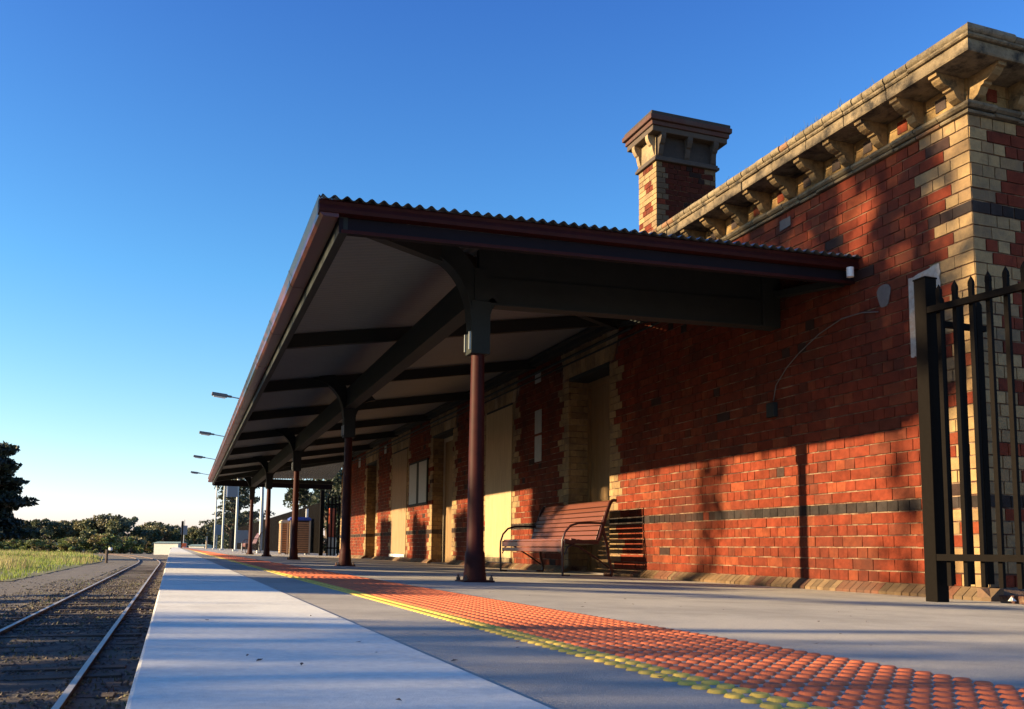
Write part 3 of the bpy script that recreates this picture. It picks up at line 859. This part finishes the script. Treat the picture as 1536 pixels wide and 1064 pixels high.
# posts
def make_post(y, first):
    x = cxx(y); zb = gz(x)
    p = MB()
    p.tube([(x,y,zb+.012),(x,y,zb+.10),(x,y,zb+.17),(x,y,zb+.235),(x,y,zb+.25),(x,y,1.0),(x,y,1.88)], [.098,.088,.084,.081,.070,.064,.055], 20)
    po = apart(p, 'post', REDPAINT, smooth=True)
    q = MB(); q.box(x-.13,x+.13,y-.13,y+.13,zb,zb+.014); apart(q, 'base_plate', REDPAINT, po, bevel=.003)
    for sx in (-1,1):
        for sy in (-1,1):
            bb = MB(); bx_, by_ = x+sx*.107, y+sy*.107
            bb.tube([(bx_,by_,zb+.012),(bx_,by_,zb+.038)], .017, 6); bb.tube([(bx_,by_,zb+.035),(bx_,by_,zb+.056)], .009, 8)
            apart(bb, 'bolt', RUST, po)
    h = MB(); h.box(x-.085,x+.085,y-.075,y+.075,1.84,2.29); apart(h, 'post_head', GREY, bevel=.006)
    s = MB()
    for sy in (-1,1):
        s.box(x-.10,x-.084,y+sy*.062-.008,y+sy*.062+.008,1.87,2.02)
    apart(s, 'head_cleat', GALV)
    # curved brackets, outwards and inwards
    def arc(sgn, rx_, rz_, z0, th, wd, xo):
        a = MB(); N = 12; k = 0
        ins = []; outs = []
        for i in range(N+1):
            t = math.radians(90*i/N)
            ins.append((xo + sgn*rx_*(1-math.cos(t)), z0 + rz_*math.sin(t)))
            outs.append((xo - sgn*th + sgn*(rx_+.0)*(1-math.cos(t))*1.0 + sgn*th*.0, z0 + (rz_+th)*math.sin(t)))
        for i in range(N):
            (a0,b0),(a1,b1),(c1,d1),(c0,d0) = ins[i], ins[i+1], outs[i+1], outs[i]
            n = len(a.v)
            for yy_ in (y-wd/2, y+wd/2): a.v += [(a0,yy_,b0),(a1,yy_,b1),(c1,yy_,d1),(c0,yy_,d0)]
            for qd in ((0,1,2,3),(7,6,5,4),(0,4,5,1),(1,5,6,2),(2,6,7,3),(3,7,4,0)): a.f.append(tuple(n+z for z in qd)); a.c.append(None)
        return a
    a = arc(-1, .44, .52, 2.14, .14, .10, x-.085); apart(a, 'curved_bracket', GREY)
    a = arc(-1, .44, .535, 2.125, .012, .16, x-.089); apart(a, 'bracket_flange', GREY)
    if not first: a = arc(1, .30, .32, 2.10, .12, .10, x+.085)
    else: a = arc(1, .08, .16, 2.12, .05, .10, x+.085)
    apart(a, 'curved_bracket', GREY)
for i, y in enumerate(PY): make_post(y, i == 0)

# ------------------------------------------------------------------ bench
def make_bench(label, L, group=None, loc=(0,0,0)):
    t = thing('park_bench', label, 'bench', loc, 0, group)
    def bp_(b, name, m, par=None, **k): return b.build(name, m, par or t, **k)
    # local: x = depth (front 0 -> back .66), y along, z up
    seat = [(.015,.40),(.06,.425),(.15,.43),(.235,.42),(.32,.405),(.40,.39)]
    for i, (x, z) in enumerate(seat):
        b = MB()
        if i == 0: b.box(x-.012,x+.012,.03,L-.03,z-.055,z+.012)
        else: b.bar((x,.03,z),(x,L-.03,z),.066,.026,up=(0.12,0,1))
        bp_(b, 'seat_slat', SLAT, bevel=.005)
    b = MB(); b.box(.004,.026,.03,L-.03,.285,.335); bp_(b, 'seat_slat', SLAT, bevel=.004)
    prev = None
    for i in range(8):
        z = .455+.058*i; x = .455+.0+ .16*(i/7)**1.1 + (0 if i < 6 else .012*(i-5))
        b = MB(); tl = .28 if i < 6 else .6
        b.bar((x,.03,z),(x,L-.03,z),.022,.051,up=(tl,0,1)); bp_(b, 'back_slat', SLAT, bevel=.004)
    b = MB(); b.bar((.665,.03,.895),(.665,L-.03,.895),.024,.05,up=(1,0,.5)); bp_(b, 'back_slat', SLAT, bevel=.004)
    for y in (0.0, L):
        b = MB()
        b.tube([(-.0,y,.0),(-.01,y,.3),(-.005,y,.42),(.03,y,.52),(.10,y,.595),(.2,y,.625),(.35,y,.63),(.53,y,.63)], .0135, 8)
        b.tube([(0,y,.012),(.09,y,.012)], .012, 8)
        bp_(b, 'arm_frame', BFRAME, smooth=True)
        b = MB()
        pts = [(.70,.905),(.655,.91),(.62,.88),(.575,.76),(.52,.60),(.475,.45),(.455,.42)]
        for (x0,z0),(x1,z1) in zip(pts, pts[1:]): b.bar((x0,y,z0),(x1,y,z1),.03,.034,up=(1,0,.3))
        b.bar((.46,y,.40),(.02,y,.405),.03,.04)
        for (x0,z0),(x1,z1) in zip([(.52,.57),(.565,.4),(.60,.2),(.64,.06)],[(.565,.4),(.60,.2),(.64,.06),(.62,.0)]): b.bar((x0,y,z0),(x1,y,z1),.026,.028,up=(1,0,.1))
        b.bar((.62,y,.012),(.53,y,.012),.026,.02)
        bp_(b, 'end_frame', BFRAME)
        b = MB(); b.tube([(.05,y,.39),(.2,y,.35),(.42,y,.22),(.60,y,.10)], .011, 8)
        b.tube([(.02,y,.25),(.06,y,.34),(.15,y,.385)], .009, 8); bp_(b, 'brace', BFRAME, smooth=True)
    return t
bx0 = 4.27
bench = make_bench('red slatted bench with curved back and hoop arms against the brick wall', 2.16, 'red slatted benches', (bx0, 9.83, gz(bx0+.3)))
fb_ = dup(bench, (2.95, 42.0, gz(3.2)), label='distant red slatted bench beyond the awning beside the lamp posts', group='red slatted benches')

# ------------------------------------------------------------------ palisade fence on the right
pf_ = thing('palisade_fence', 'black steel picket fence with thick end post at the right corner of the building', 'fence', (4.65,4.62,gz(4.65)))
FO = (4.65,4.62,gz(4.65))
def fp(b, name, m, **k): return b.build(name, m, pf_, local=FO, **k)
b = MB(); b.box(4.60,4.70,4.57,4.67,gz(4.65),2.05); b.box(4.595,4.705,4.565,4.675,2.05,2.062); fp(b, 'fence_post', BLACK, bevel=.004)
dx, dy = .16, -.987
def pt(t, o_=0): return (4.65+dx*t+dy*o_, 4.62+dy*t-dx*o_)
a, c = pt(.03,.035), pt(2.2,.035)
for z in (1.83, .20):
    b = MB(); b.bar((a[0],a[1],z),(c[0],c[1],z),.035,.042,up=(0,0,1)); fp(b, 'fence_rail', BLACK)
def picket(b, x, y, z0, z1, ang, w=.028, d=.028):
    M_ = Matrix.Translation((x,y,0)) @ Matrix.Rotation(ang,4,'Z')
    b.box(-w/2,w/2,-d/2,d/2,z0,z1,M=M_)
    n = len(b.v)
    for p in ((-w/2-.003,-d/2,z1),(w/2+.003,-d/2,z1),(w/2+.003,d/2,z1),(-w/2-.003,d/2,z1),(-w/2,-d/2,z1+.03),(w/2,-d/2,z1+.03),(w/2,d/2,z1+.03),(-w/2,d/2,z1+.03),(0,0,z1+.07)):
        b.v.append(tuple(M_ @ Vector(p)))
    for q in ((0,1,5,4),(1,2,6,5),(2,3,7,6),(3,0,4,7),(4,5,8),(5,6,8),(6,7,8),(7,4,8)): b.f.append(tuple(n+i for i in q)); b.c.append(None)
for i in range(17):
    x, y = pt(.10+.115*i); b = MB(); picket(b, x, y, .02, 1.93, math.atan2(dy,dx)); fp(b, 'picket', BLACK)
for i, x in enumerate((4.86,5.03,5.20)):
    b = MB(); picket(b, x, 4.70, .02, 1.93, 0, .05, .02); fp(b, 'picket', BLACK)
for z in (1.80,.2):
    b = MB(); b.box(4.70,5.29,4.715,4.75,z-.02,z+.02); fp(b, 'fence_rail', BLACK)
b = MB(); rock(b, 5.04,4.40,gz(5.0)+.02,.035); o = b.build('stone', WHITE, local=(5.04,4.40,gz(5.0))); o.location = (5.04,4.40,gz(5.0)); tag(o, 'small white stone on the ground at the foot of the building corner', 'stone')
b = MB(); b.box(5.16,6.6,4.30,4.60,gz(5.8)-.01,gz(5.8)+.06,j=.01); o = b.build('kerb', MORTAR, bevel=.01); tag(o, 'dark low kerb lying along the foot of the shaded end wall', 'kerb')

# notices
def board(name, y0, y1, z0, z1, x, m, label, cat, frame=None, group=None):
    t = thing(name, label, cat, (x,(y0+y1)/2,z0), 0, group); L0 = (x,(y0+y1)/2,z0)
    if frame:
        b = MB(); f = .05
        b.box(x-.03,x+.012,y0,y1,z0,z1); b.build('backboard', frame, t, local=L0, bevel=.004)
        for (a_, b2) in ((y0+f,(y0+y1)/2-.12),((y0+y1)/2+.1,y1-f)):
            b = MB(); b.box(x-.034,x-.031,a_,b2,z0+f,z1-f); b.build('poster', m, t, local=L0)
    else:
        b = MB(); b.box(x-.006,x,y0,y1,z0,z1); b.build('sheet', m, t, local=L0)
    return t
board('noticeboard', 19.85, 21.55, 1.22, 2.27, XW-.004, PAPER, 'dark wall noticeboard holding two pale posters under the awning', 'noticeboard', frame=GREY)
board('wall_notice', 13.06, 13.34, 2.05, 2.42, XW-.004, PAPER, 'upper of two pale paper notices on the brick wall by the bench', 'notice', group='paper notices on the wall')
board('wall_notice', 13.06, 13.34, 1.60, 2.01, XW-.004, PAPER, 'lower of two pale paper notices on the brick wall by the bench', 'notice', group='paper notices on the wall')
board('wall_notice', 13.1, 13.35, 2.86, 3.04, XW-.004, PAPER, 'small pale plate high on the wall above the paper notices', 'plate', group='paper notices on the wall')
board('wall_notice', 24.3, 24.55, 2.80, 3.02, XW-.004, PAPER, 'small white plate high on the far wall between two lintels', 'plate', group='paper notices on the wall')
board('wall_notice', 28.0, 28.3, 2.72, 3.0, XW-.004, PAPER, 'farthest small white plate high on the wall past the last door', 'plate', group='paper notices on the wall')

# ------------------------------------------------------------------ lamps along the platform
def lamp(x, y, zh):
    t = thing('lamp_post', 'L', 'lamp post', (x,y,gz(x)))
    b = MB(); b.tube([(0,0,0),(0,0,2.5),(0,0,zh-gz(x)-.25)], [.085,.075,.045], 12); b.build('pole', GALV, t, smooth=True)
    b = MB(); b.box(-.16,.16,-.16,.16,0,.12); b.build('footing', CONC, t, bevel=.01)
    h = zh-gz(x)
    b = MB(); b.tube([(0,0,h-.3),(-.3,0,h-.17),(-1.65,0,h+.02)], .028, 8); b.build('arm', GALV, t, smooth=True)
    hd = MB(); n = 0
    hd.bar((-1.5,0,h+.01),(-1.72,0,h+.03),.13,.10); hd.bar((-1.70,0,h+.03),(-2.38,0,h+.10),.28,.15)
    ho = hd.build('lamp_head', LAMPM, t, bevel=.03)
    b = MB(); b.bar((-1.78,0,h-.06),(-2.3,0,h+.0),.2,.05); b.build('diffuser', GLASSY, ho, bevel=.015)
    return t
l0 = lamp(3.62, 42.5, 6.95); l0['label'] = 'nearest lamp post past the awning with its lamp head highest in view'; l0['group'] = 'lamp posts along the platform'
for (x, y, lb) in ((3.45,57.5,'second lamp post past the awning, carrying the blue grey sign'),(3.40,73,'third lamp post past the awning beside the far fence'),(3.45,89,'farthest lamp post, its lamp head lowest beside the gutter')):
    dup(l0, (x,y,gz(x)), label=lb, group='lamp posts along the platform')
t = thing('platform_sign', 'blue grey square sign with white edge fixed to the second lamp post', 'sign', (3.1,57.4,3.0))
b = MB(); b.box(-.24,.33,-.03,.03,.2,1.0); b.build('panel', SIGNB, t, bevel=.004)
b = MB(); b.box(-.32,-.241,-.035,.035,.2,1.0); b.build('edge', WHITE, t)
# small far signs
def sign(x, y, z0, z1, wd, m, label, ph, pole=True, pm=GALV):
    t = thing('sign', label, 'sign', (x,y,-.05 if x > -.3 else -1.17)); gb = t.location.z
    b = MB(); b.box(x-wd/2,x+wd/2,y-.03,y+.03,z0,z1); b.build('panel', m, t, local=t.location)
    b = MB(); b.tube([(x,y+.04,gb),(x,y+.04,ph)], .05, 8); b.build('post', pm, t, local=t.location)
    return t
sign(1.0, 118, 1.6, 2.7, .75, SIGNB, 'small grey sign board on a dark pole near the platform end', 3.4)
sign(3.9, 95, 1.35, 2.35, .75, SIGNB, 'pale grey square sign in front of the dark trees beyond the lamps', 2.4)
sign(4.0, 60, .45, 1.25, .7, SIGNB, 'low dark blue panel beside the distant red bench', 1.25)
t = thing('marker_post', 'grey wooden post with white cap standing at the edge of the grass', 'post', (-4.95,78,-1.17))
b = MB(); b.tube([(0,0,0),(0,0,1.05)], .10, 8); b.build('post', SLEEP, t)
b = MB(); b.tube([(.25,0,1.0),(.25,0,1.22)], .14, 8); b.bar((0,0,1.02),(.3,0,1.05),.1,.08); b.build('cap', WHITE, t)
t = thing('marker_post', 'small white topped marker among the shrubs beyond the field', 'post', (-20,185,-1.1))
b = MB(); b.box(-.3,.3,-.1,.1,1.2,1.7); b.build('plate', WHITE, t); b2 = MB(); b2.tube([(0,0.12,0),(0,.12,1.3)], .08, 6); b2.build('post', GALV, t)
t = thing('utility_pole', 'tall thin timber pole in front of the distant tree line', 'pole', (-10.8,200,-1.2))
b = MB(); b.tube([(0,0,0),(0,0,6.6)], [.16,.11], 8); b.build('pole', SLEEP, t); b = MB(); b.bar((-.7,0,6.2),(.7,0,6.2),.1,.12); b.build('crossarm', SLEEP, t)
t = thing('signal_post', 'thin dark signal post at the far end of the platform', 'signal post', (.75,112,0))
b = MB(); b.tube([(0,0,-.05),(0,0,3.1)], [.10,.08], 8); b.build('post', BLACK, t); b = MB(); b.box(-.13,.13,-.12,.12,2.5,3.05); b.build('signal_head', BLACK, t)
t = thing('barrier', 'small orange barrier at the far end of the platform', 'barrier', (1.0,108,-.02))
b = MB(); b.box(-.22,.22,-.03,.03,.15,.55); b.build('panel', ORANGE, t); b = MB(); b.box(-.25,-.2,-.15,.15,0,.5); b.build('leg', ORANGE, t)
t = thing('post', 'short pale post on the platform before the far dark trees', 'post', (3.1,100,-.06))
b = MB(); b.tube([(0,0,0),(0,0,1.3)], .09, 8); b.build('shaft', TAN, t)

# ------------------------------------------------------------------ far fence
ff = thing('palisade_fence', 'long dark steel picket fence running behind the lamp posts', 'fence', (5.4,36,-.1))
def ffx(y): return 5.35 + .004*(y-36)
FL = (5.4,36,-.1)
b = MB(); b.box(5.28,5.42,35.9,36.04,-.1,2.45); b.box(5.28,5.38,43.9,44,-.1,2.1); b.build('fence_post', BLACK, ff, local=FL)
for z in (1.75,.15):
    b = MB(); b.bar((ffx(36),36,z),(ffx(105),105,z),.05,.06); b.build('fence_rail', GALV if z > 1 else BLACK, ff, local=FL)
y = 36.2; q = MB(); k = 0
while y < 48:
    if k < 96: b = MB(); picket(b, ffx(y)-.04, y, -.02, 1.92, math.pi/2, .06, .02); b.build('picket', BLACK, ff, local=FL)
    y += .125; k += 1
while y < 105:
    picket(q, ffx(y)-.04, y, -.02, 1.92, math.pi/2, .065, .02); y += .14
o = q.build('picket', BLACK, ff, local=FL); o['kind'] = 'stuff'
f2 = thing('palisade_fence', 'dark picket fence panel closing the gap past the end of the building', 'fence', (5.5,35.6,-.1)); FL2 = (5.5,35.6,-.1)
for i in range(12):
    b = MB(); picket(b, 5.55+.14*i, 35.7, -.1, 2.15, 0, .06, .02); b.build('picket', BLACK, f2, local=FL2)
for z in (1.9,.2):
    b = MB(); b.box(5.45,7.3,35.72,35.77,z-.03,z+.03); b.build('fence_rail', BLACK, f2, local=FL2)
# slatted bin enclosures
def enclosure(x0, x1, y0, y1, h, top, label, seed):
    t = thing('bin_enclosure', label, 'bin enclosure', (x0,y0,gz(x0))); L0 = (x0,y0,gz(x0)); zb = gz(x0)
    b = MB(); b.box(x0+.04,x1-.04,y0+.05,y1,zb+.05,h-.14); b.build('liner', RUST, t, local=L0)
    b = MB(); z = zb+.08
    while z < h-.2:
        b.box(x0+.05,x1-.05,y0+.0,y0+.03,z,z+.065); b.box(x0+.0,x0+.03,y0+.05,y1-.05,z,z+.065); z += .09
    b.build('slat', SLATW, t, local=L0)
    for (px, py) in ((x0,y0),(x1-.05,y0),(x0,y1-.05),(x1-.05,y1-.05)):
        b = MB(); b.box(px-.005,px+.055,py-.012,py+.05,zb,h-.12); b.build('corner_post', TAN, t, local=L0)
    b = MB(); hh = .14
    n = 8; pts = [(math.cos(math.radians(180*i/n)), math.sin(math.radians(180*i/n))) for i in range(n+1)]
    b.box(x0-.02,x1+.02,y0-.03,y1+.02,h-.12,h-.02); b.box(x0+.03,x1-.03,y0+.02,y1-.03,h-.02,h+.02); b.build('lid', top, t, local=L0, bevel=.03)
SLATW = mat('orange_timber_slat', (.36,.17,.07), .7, .2, 6)
enclosure(4.02, 4.32, 38.0, 38.6, 1.30, TAN, 'narrow tan topped slatted bin enclosure left of the blue topped one', 1)
enclosure(4.36, 5.18, 37.8, 38.6, 1.42, BLUE, 'slatted timber bin enclosure with blue top beyond the awning', 2)
t = thing('post', 'thin white post behind the blue topped bin enclosure', 'post', (5.25,39.5,-.1)); b = MB(); b.box(-.05,.05,-.05,.05,0,1.95); b.build('shaft', WHITE, t)
t = thing('gate_pier', 'red brick pier with pale base behind the far picket panel', 'pier', (6.1,38.2,-.1))
b = MB(); b.col = (.42,.09,.04); b.box(-.12,.16,-.12,.12,.75,1.95,j=.004); b.build('shaft', BRICK, t); b = MB(); b.box(-.16,.2,-.16,.16,0,.74,j=.02); b.build('base', TAN, t, bevel=.03)
# white sheds
for (x0, x1, y, h, lb) in ((-3.0,1.1,152,.72,'low white shed left of the far platform end'),(2.2,5.0,160,.35,'small pale open shelter right of the far signal post')):
    t = thing('shed', lb, 'shed', (x0,y,-1.2), math.radians(-32)); L0 = (x0,y,-1.2)
    b = MB(); b.box(x0,x1,y,y+2.5,-1.2,h-.1); b.build('wall', WALLW, t, local=L0)
    b = MB(); b.v = [(x0-.2,y-.2,h-.1),(x1+.2,y-.2,h-.1),(x1+.2,y+1.25,h+.15),(x0-.2,y+1.25,h+.15),(x1+.2,y+2.7,h-.1),(x0-.2,y+2.7,h-.1)]
    b.f = [(0,1,2,3),(3,2,4,5),(0,3,5),(1,4,2)]; b.c = [None]*4; b.build('roof', ROOFG, t, local=L0)
    b = MB(); b.box(x1-1.3,x1-.5,y-.03,y+.02,-1.1,-.1); b.build('door', GREY, t, local=L0)

# ------------------------------------------------------------------ trees
def leafquad(b, p, s, c):
    n = Vector((U(-1,1),U(-1,1),U(-1,1))).normalized(); t = n.cross(Vector((U(-1,1),U(-1,1),U(-1,1)))).normalized(); u = n.cross(t)
    b.col = c; a = t*s; d = u*s*U(.4,.7)
    b.quad(tuple(p-a), tuple(p+d), tuple(p+a), tuple(p-d))
def branchy(b, p0, p1, r0, r1, wob=.1, n=5):
    p0 = Vector(p0); p1 = Vector(p1); L = (p1-p0).length; pts = []; rr = []
    for i in range(n+1):
        t = i/n; p = p0.lerp(p1, t)
        if 0 < i < n: p = p + Vector((U(-1,1),U(-1,1),U(-.4,.4)))*wob*L*.3
        pts.append(p); rr.append(r0*(1-t)+r1*t)
    b.tube(pts, rr, 7); return pts
def make_tree(name, label, cat, H, W, nl, ls, cols, loc, group=None, seed=0, low=.15, kind='round', gaps=.35):
    random.seed(seed)
    t = thing(name, label, cat, loc, 0, group)
    tr = MB(); cr = MB()
    branchy(tr, (0,0,0), (U(-.05,.05)*W,U(-.05,.05)*W,H*.8), H*.035, H*.008, .1)
    clumps = []
    ncl = 34 if kind != 'pine' else (46 if nl < 9000 else 90)
    for i in range(ncl):
        if kind == 'pine':
            z = H*(.16+.82*rnd()); wr = W*.5*(1.08-(z/H)*.75); 
        else:
            z = H*(low+(1-low)*rnd()**.8*.95); q = (z/H-low)/(1-low); wr = W*.5*math.sin(math.pi*min(.98, .12+.80*q))**.6
        a = U(0,6.283); r = wr*math.sqrt(U(.1,1))
        c = Vector((r*math.cos(a), r*math.sin(a), z)); cs = W*U(.09,.17)
        clumps.append((c, cs, U(.6,1.3)))
        s = Vector((0,0,max(H*.12, z-r*.6)))
        branchy(tr, s, c, H*.012, H*.003, .15, 4)
    per = nl//len(clumps)
    for c, cs, tn in clumps:
        base = random.choice(cols)
        for i in range(per):
            d = Vector((random.gauss(0,1),random.gauss(0,1),random.gauss(0,1)))
            d = d.normalized()*cs*U(.3,1)**.6
            if kind == 'pine': d.z *= .38; d.x *= 1.35; d.y *= 1.35
            else: d.z *= .75
            k = tn*U(.75,1.25)
            leafquad(cr, c+d, ls*U(.6,1.3), (base[0]*k, base[1]*k, base[2]*k))
    tr.build('trunk', BARK, t); cr.build('crown', LEAF, t)
    return t
GUM = [(.11,.13,.06),(.13,.135,.055),(.09,.105,.06),(.16,.14,.07)]
DARK = [(.018,.026,.014),(.022,.03,.018),(.015,.022,.014)]
bush = []
bush.append(make_tree('gum_tree','G','tree', 7.0, 9.0, 5200, .30, GUM, (-41,196,-1.3), seed=11))
bush.append(make_tree('gum_tree','G','tree', 6.2, 8.0, 4600, .30, [(.17,.15,.07),(.14,.14,.065)], (-33,186,-1.3), seed=12, low=.05))
bush.append(make_tree('gum_tree','G','tree', 7.6, 7.0, 4600, .28, [(.08,.10,.06),(.10,.115,.06)], (-24,192,-1.3), seed=13))
bush.append(make_tree('shrub','S','shrub', 3.4, 6.0, 2600, .24, [(.15,.18,.05),(.2,.16,.07)], (-28,176,-1.3), seed=14, low=.03))
random.seed(5)
tg = 'trees along the far edge of the field'
words = ['leftmost','second','third','fourth','fifth','sixth','seventh','eighth','ninth','tenth','eleventh','twelfth','thirteenth','fourteenth','fifteenth','sixteenth']
xs = [-46,-41,-36.5,-32,-28,-24,-20,-16,-12.5,-9,-5.5,-2,1.5,5,9,13]
used = set()
tp = [(a_, b_*.84) for a_, b_ in [(0,1),(1,1.02),(2,.95),(0,1.0),(1,1.08),(2,1.04),(0,1.05),(1,1.15),(0,1.22),(2,1.16),(1,.92),(0,.98),(2,.72),(0,.92),(1,1.2),(2,1.4)]]
for i, x in enumerate(xs):
    k, s = tp[i]; loc = (x, 200+U(-8,8), -1.3)
    lb = '%s tree from the left in the row beyond the field' % words[i]
    if k not in used:
        o = bush[k]; used.add(k); o.location = loc; o['label'] = lb; o['group'] = tg; o.scale = (s,s,s); o.rotation_euler = (0,0,U(0,6))
    else: dup(bush[k], loc, U(0,6), lb, tg, (s*U(.9,1.1),s,s))
for i in range(9):
    dup(bush[i%3], (-45+i*6.6+U(-1,1), 226+U(-5,5), -1.3), U(0,6), '%s tree from the left in the back row beyond the field' % words[i], 'trees in the back row beyond the field', (.95,.95,U(.84,.95)))
sg = 'shrubs in front of the distant trees'
sw = ['first','second','third','fourth','fifth','sixth','seventh','eighth']
for i, x in enumerate([-37,-31,-26,-21,-16,-11.5,-7,-2.5]):
    loc = (x, 172+U(-6,6), -1.25); s = U(.75,1.1); lb = '%s low shrub from the left before the distant trees' % sw[i]
    if i == 0: o = bush[3]; o.location = loc; o['label'] = lb; o['group'] = sg
    else: dup(bush[3], loc, U(0,6), lb, sg, (s,s,s*U(.7,1)))
make_tree('pine_tree','large dark pine at the left edge of the view above the tree line','tree', 11.1, 10.0, 26000, .27, DARK, (-17.6,98,-1.3), seed=21, kind='pine')
make_tree('tall_tree','tall open gum behind the lamp posts beneath the far awning end','tree', 11.6, 8.6, 6200, .20, [(.03,.045,.03),(.04,.055,.035)], (7.0,120,-.6), seed=22, kind='pine')
make_tree('tall_tree','bushy dark tree left of the tall open gum','tree', 5.0, 9.0, 6000, .2, [(.035,.05,.025),(.05,.06,.03)], (9.5,135,-.8), seed=25, low=.02)
d1 = make_tree('dark_tree','dark dense tree behind the fence left of the blue topped bin','tree', 5.6, 6.0, 9000, .13, [(.02,.03,.015),(.03,.045,.02)], (9.5,62,-.3), seed=23, low=.03, group='dark trees behind the far fence')
dup(d1, (9.4,50,-.3), 2.0, 'dark dense tree behind the blue topped bin enclosure', 'dark trees behind the far fence', (.8,.8,.82))
dup(d1, (13,78,-.3), 4.0, 'dark tree farthest along behind the long picket fence', 'dark trees behind the far fence', (1.2,1.2,1.0))
dup(d1, (9.6,44,-.3), 5.0, 'dark tree next to the end of the station building', 'dark trees behind the far fence', (.72,.72,.66))

# trees west of the line, out of frame on the left, crowns shaped by the shade wanted on the platform and wall
random.seed(99)
def dens(v, w):
    """leaf density laid out to cast chosen shade bands, seen from the sun, v along the platform, w height"""
    nz = noise.noise(Vector((v*1.3, w*1.6, 3.3)))
    if w < -.35:                                    # shade on track
        if v < 9: return .95 if nz < .6 else .3
        if v < 20: return .75 if nz < .15 else .1
        return .55 if nz > .15 else 0
    if w < .32:
        if v < 3.3: return .55 if v < 2.8 else .55*(3.3-v)/.5+.05
        if v < 4.95: return 0
        if v < 7.4: return 1 if nz < .42 else .3
        if v < 9.7: return 0
        if v < 17.6: return 1 if nz < .33 else .2
        return .7 if nz > .2 else 0
    if w < 1.38:
        if v < 2.45 - .3*(w-.3): return .35
        if abs(v-(7.95-3.1*w)) < .10: return 1
        if v < 5.4: return 0
        s = math.sin(v*4.2+w*5.5)+math.sin(v*2.3-w*3)
        if v < 9: return .85 if s > .5 else 0
        return .9 if s > -.6 else 0
    if w < 2.72:
        if v < 3.5: return .8
        if abs(v-(9.05-.25*(w-1.4))) < .22+.15*nz: return .25
        if abs(v-6.1) < .28+.2*nz: return .12
        if 12.45 < v < 14.0 and w < 2.75: return .95
        if 11.8 < v <= 12.45: return .25
        if 20.6 < v < 21.7 and w < 2.3+.3*nz: return .9
        if 17.3 < v < 18.2 and w < 2.4+.3*nz: return .6
        if 24.1 < v < 25.3 and w < 2.35+.3*nz: return .6
        return 0
    if w < 3.9:
        if 5.35 < v < 5.62: return .05
        if v < 5.35: return .4
        if v < 8: return .9
        if v < 14: return .55 if nz > -.1 else .1
        return .1
    if w < 5.05:
        if v < 5.75: return .12
        if v > 10: return .1
        return .65 if nz < .22 else .08
    if w < 5.6: return .06 if nz > .2 else 0
    return 0
bounds = [(-6,.5),(.5,5),(5,10.5),(10.5,16),(16,22),(22,28)]
nm = ['first','second','third','fourth','fifth','sixth']
for i, (v0, v1) in enumerate(bounds):
    cr = MB(); tr = MB(); vm = (v0+v1)/2
    X0 = -14; tx, ty = X0, vm - SUN_S*X0
    t = thing('shade_tree', '%s leafy tree beyond the tracks counting from the camera, out of view left' % nm[i], 'tree', (tx,ty,-1.25), 0, 'leafy trees west of the track')
    N = int(11500*(v1-v0)/5); tries = 0; n = 0
    while n < N and tries < N*9:
        tries += 1
        v = U(v0,v1); wv = U(-4.4,5.8); d = dens(v+random.gauss(0,.07), wv+random.gauss(0,.05))
        if rnd() > d or (v < 3.4 and -.3 < wv < 1.3): continue
        x = U(-15.5,-12.2); p = Vector((x, v - SUN_S*x, wv - SUN_E*x))
        if p.z < -1.1: continue
        leafquad(cr, p, U(.10,.17), (.05*U(.7,1.3),.07*U(.7,1.3),.03)); n += 1
    for q in range(7500 if v0 < 3 else 0):
        v = U(v0, min(v1, 3.45)); wv = U(-.35,1.35)
        if rnd() > dens(v+random.gauss(0,.12), wv+random.gauss(0,.04)): continue
        x = U(-15.5,-12.2); leafquad(cr, Vector((x, v - SUN_S*x, wv - SUN_E*x)), U(.045,.075), (.05,.07,.03))
    branchy(tr, (tx,ty,-1.3), (tx,ty,4.5), .2, .06, .05)
    for k in range(7): branchy(tr, (tx,ty,U(.5,3)), (tx+U(-1,1),ty+U(-2.2,2.2),U(2,4.8)), .06, .015, .1)
    cr.build('crown', LEAF, t, local=t.location); tr.build('trunk', BARK, t, local=t.location)
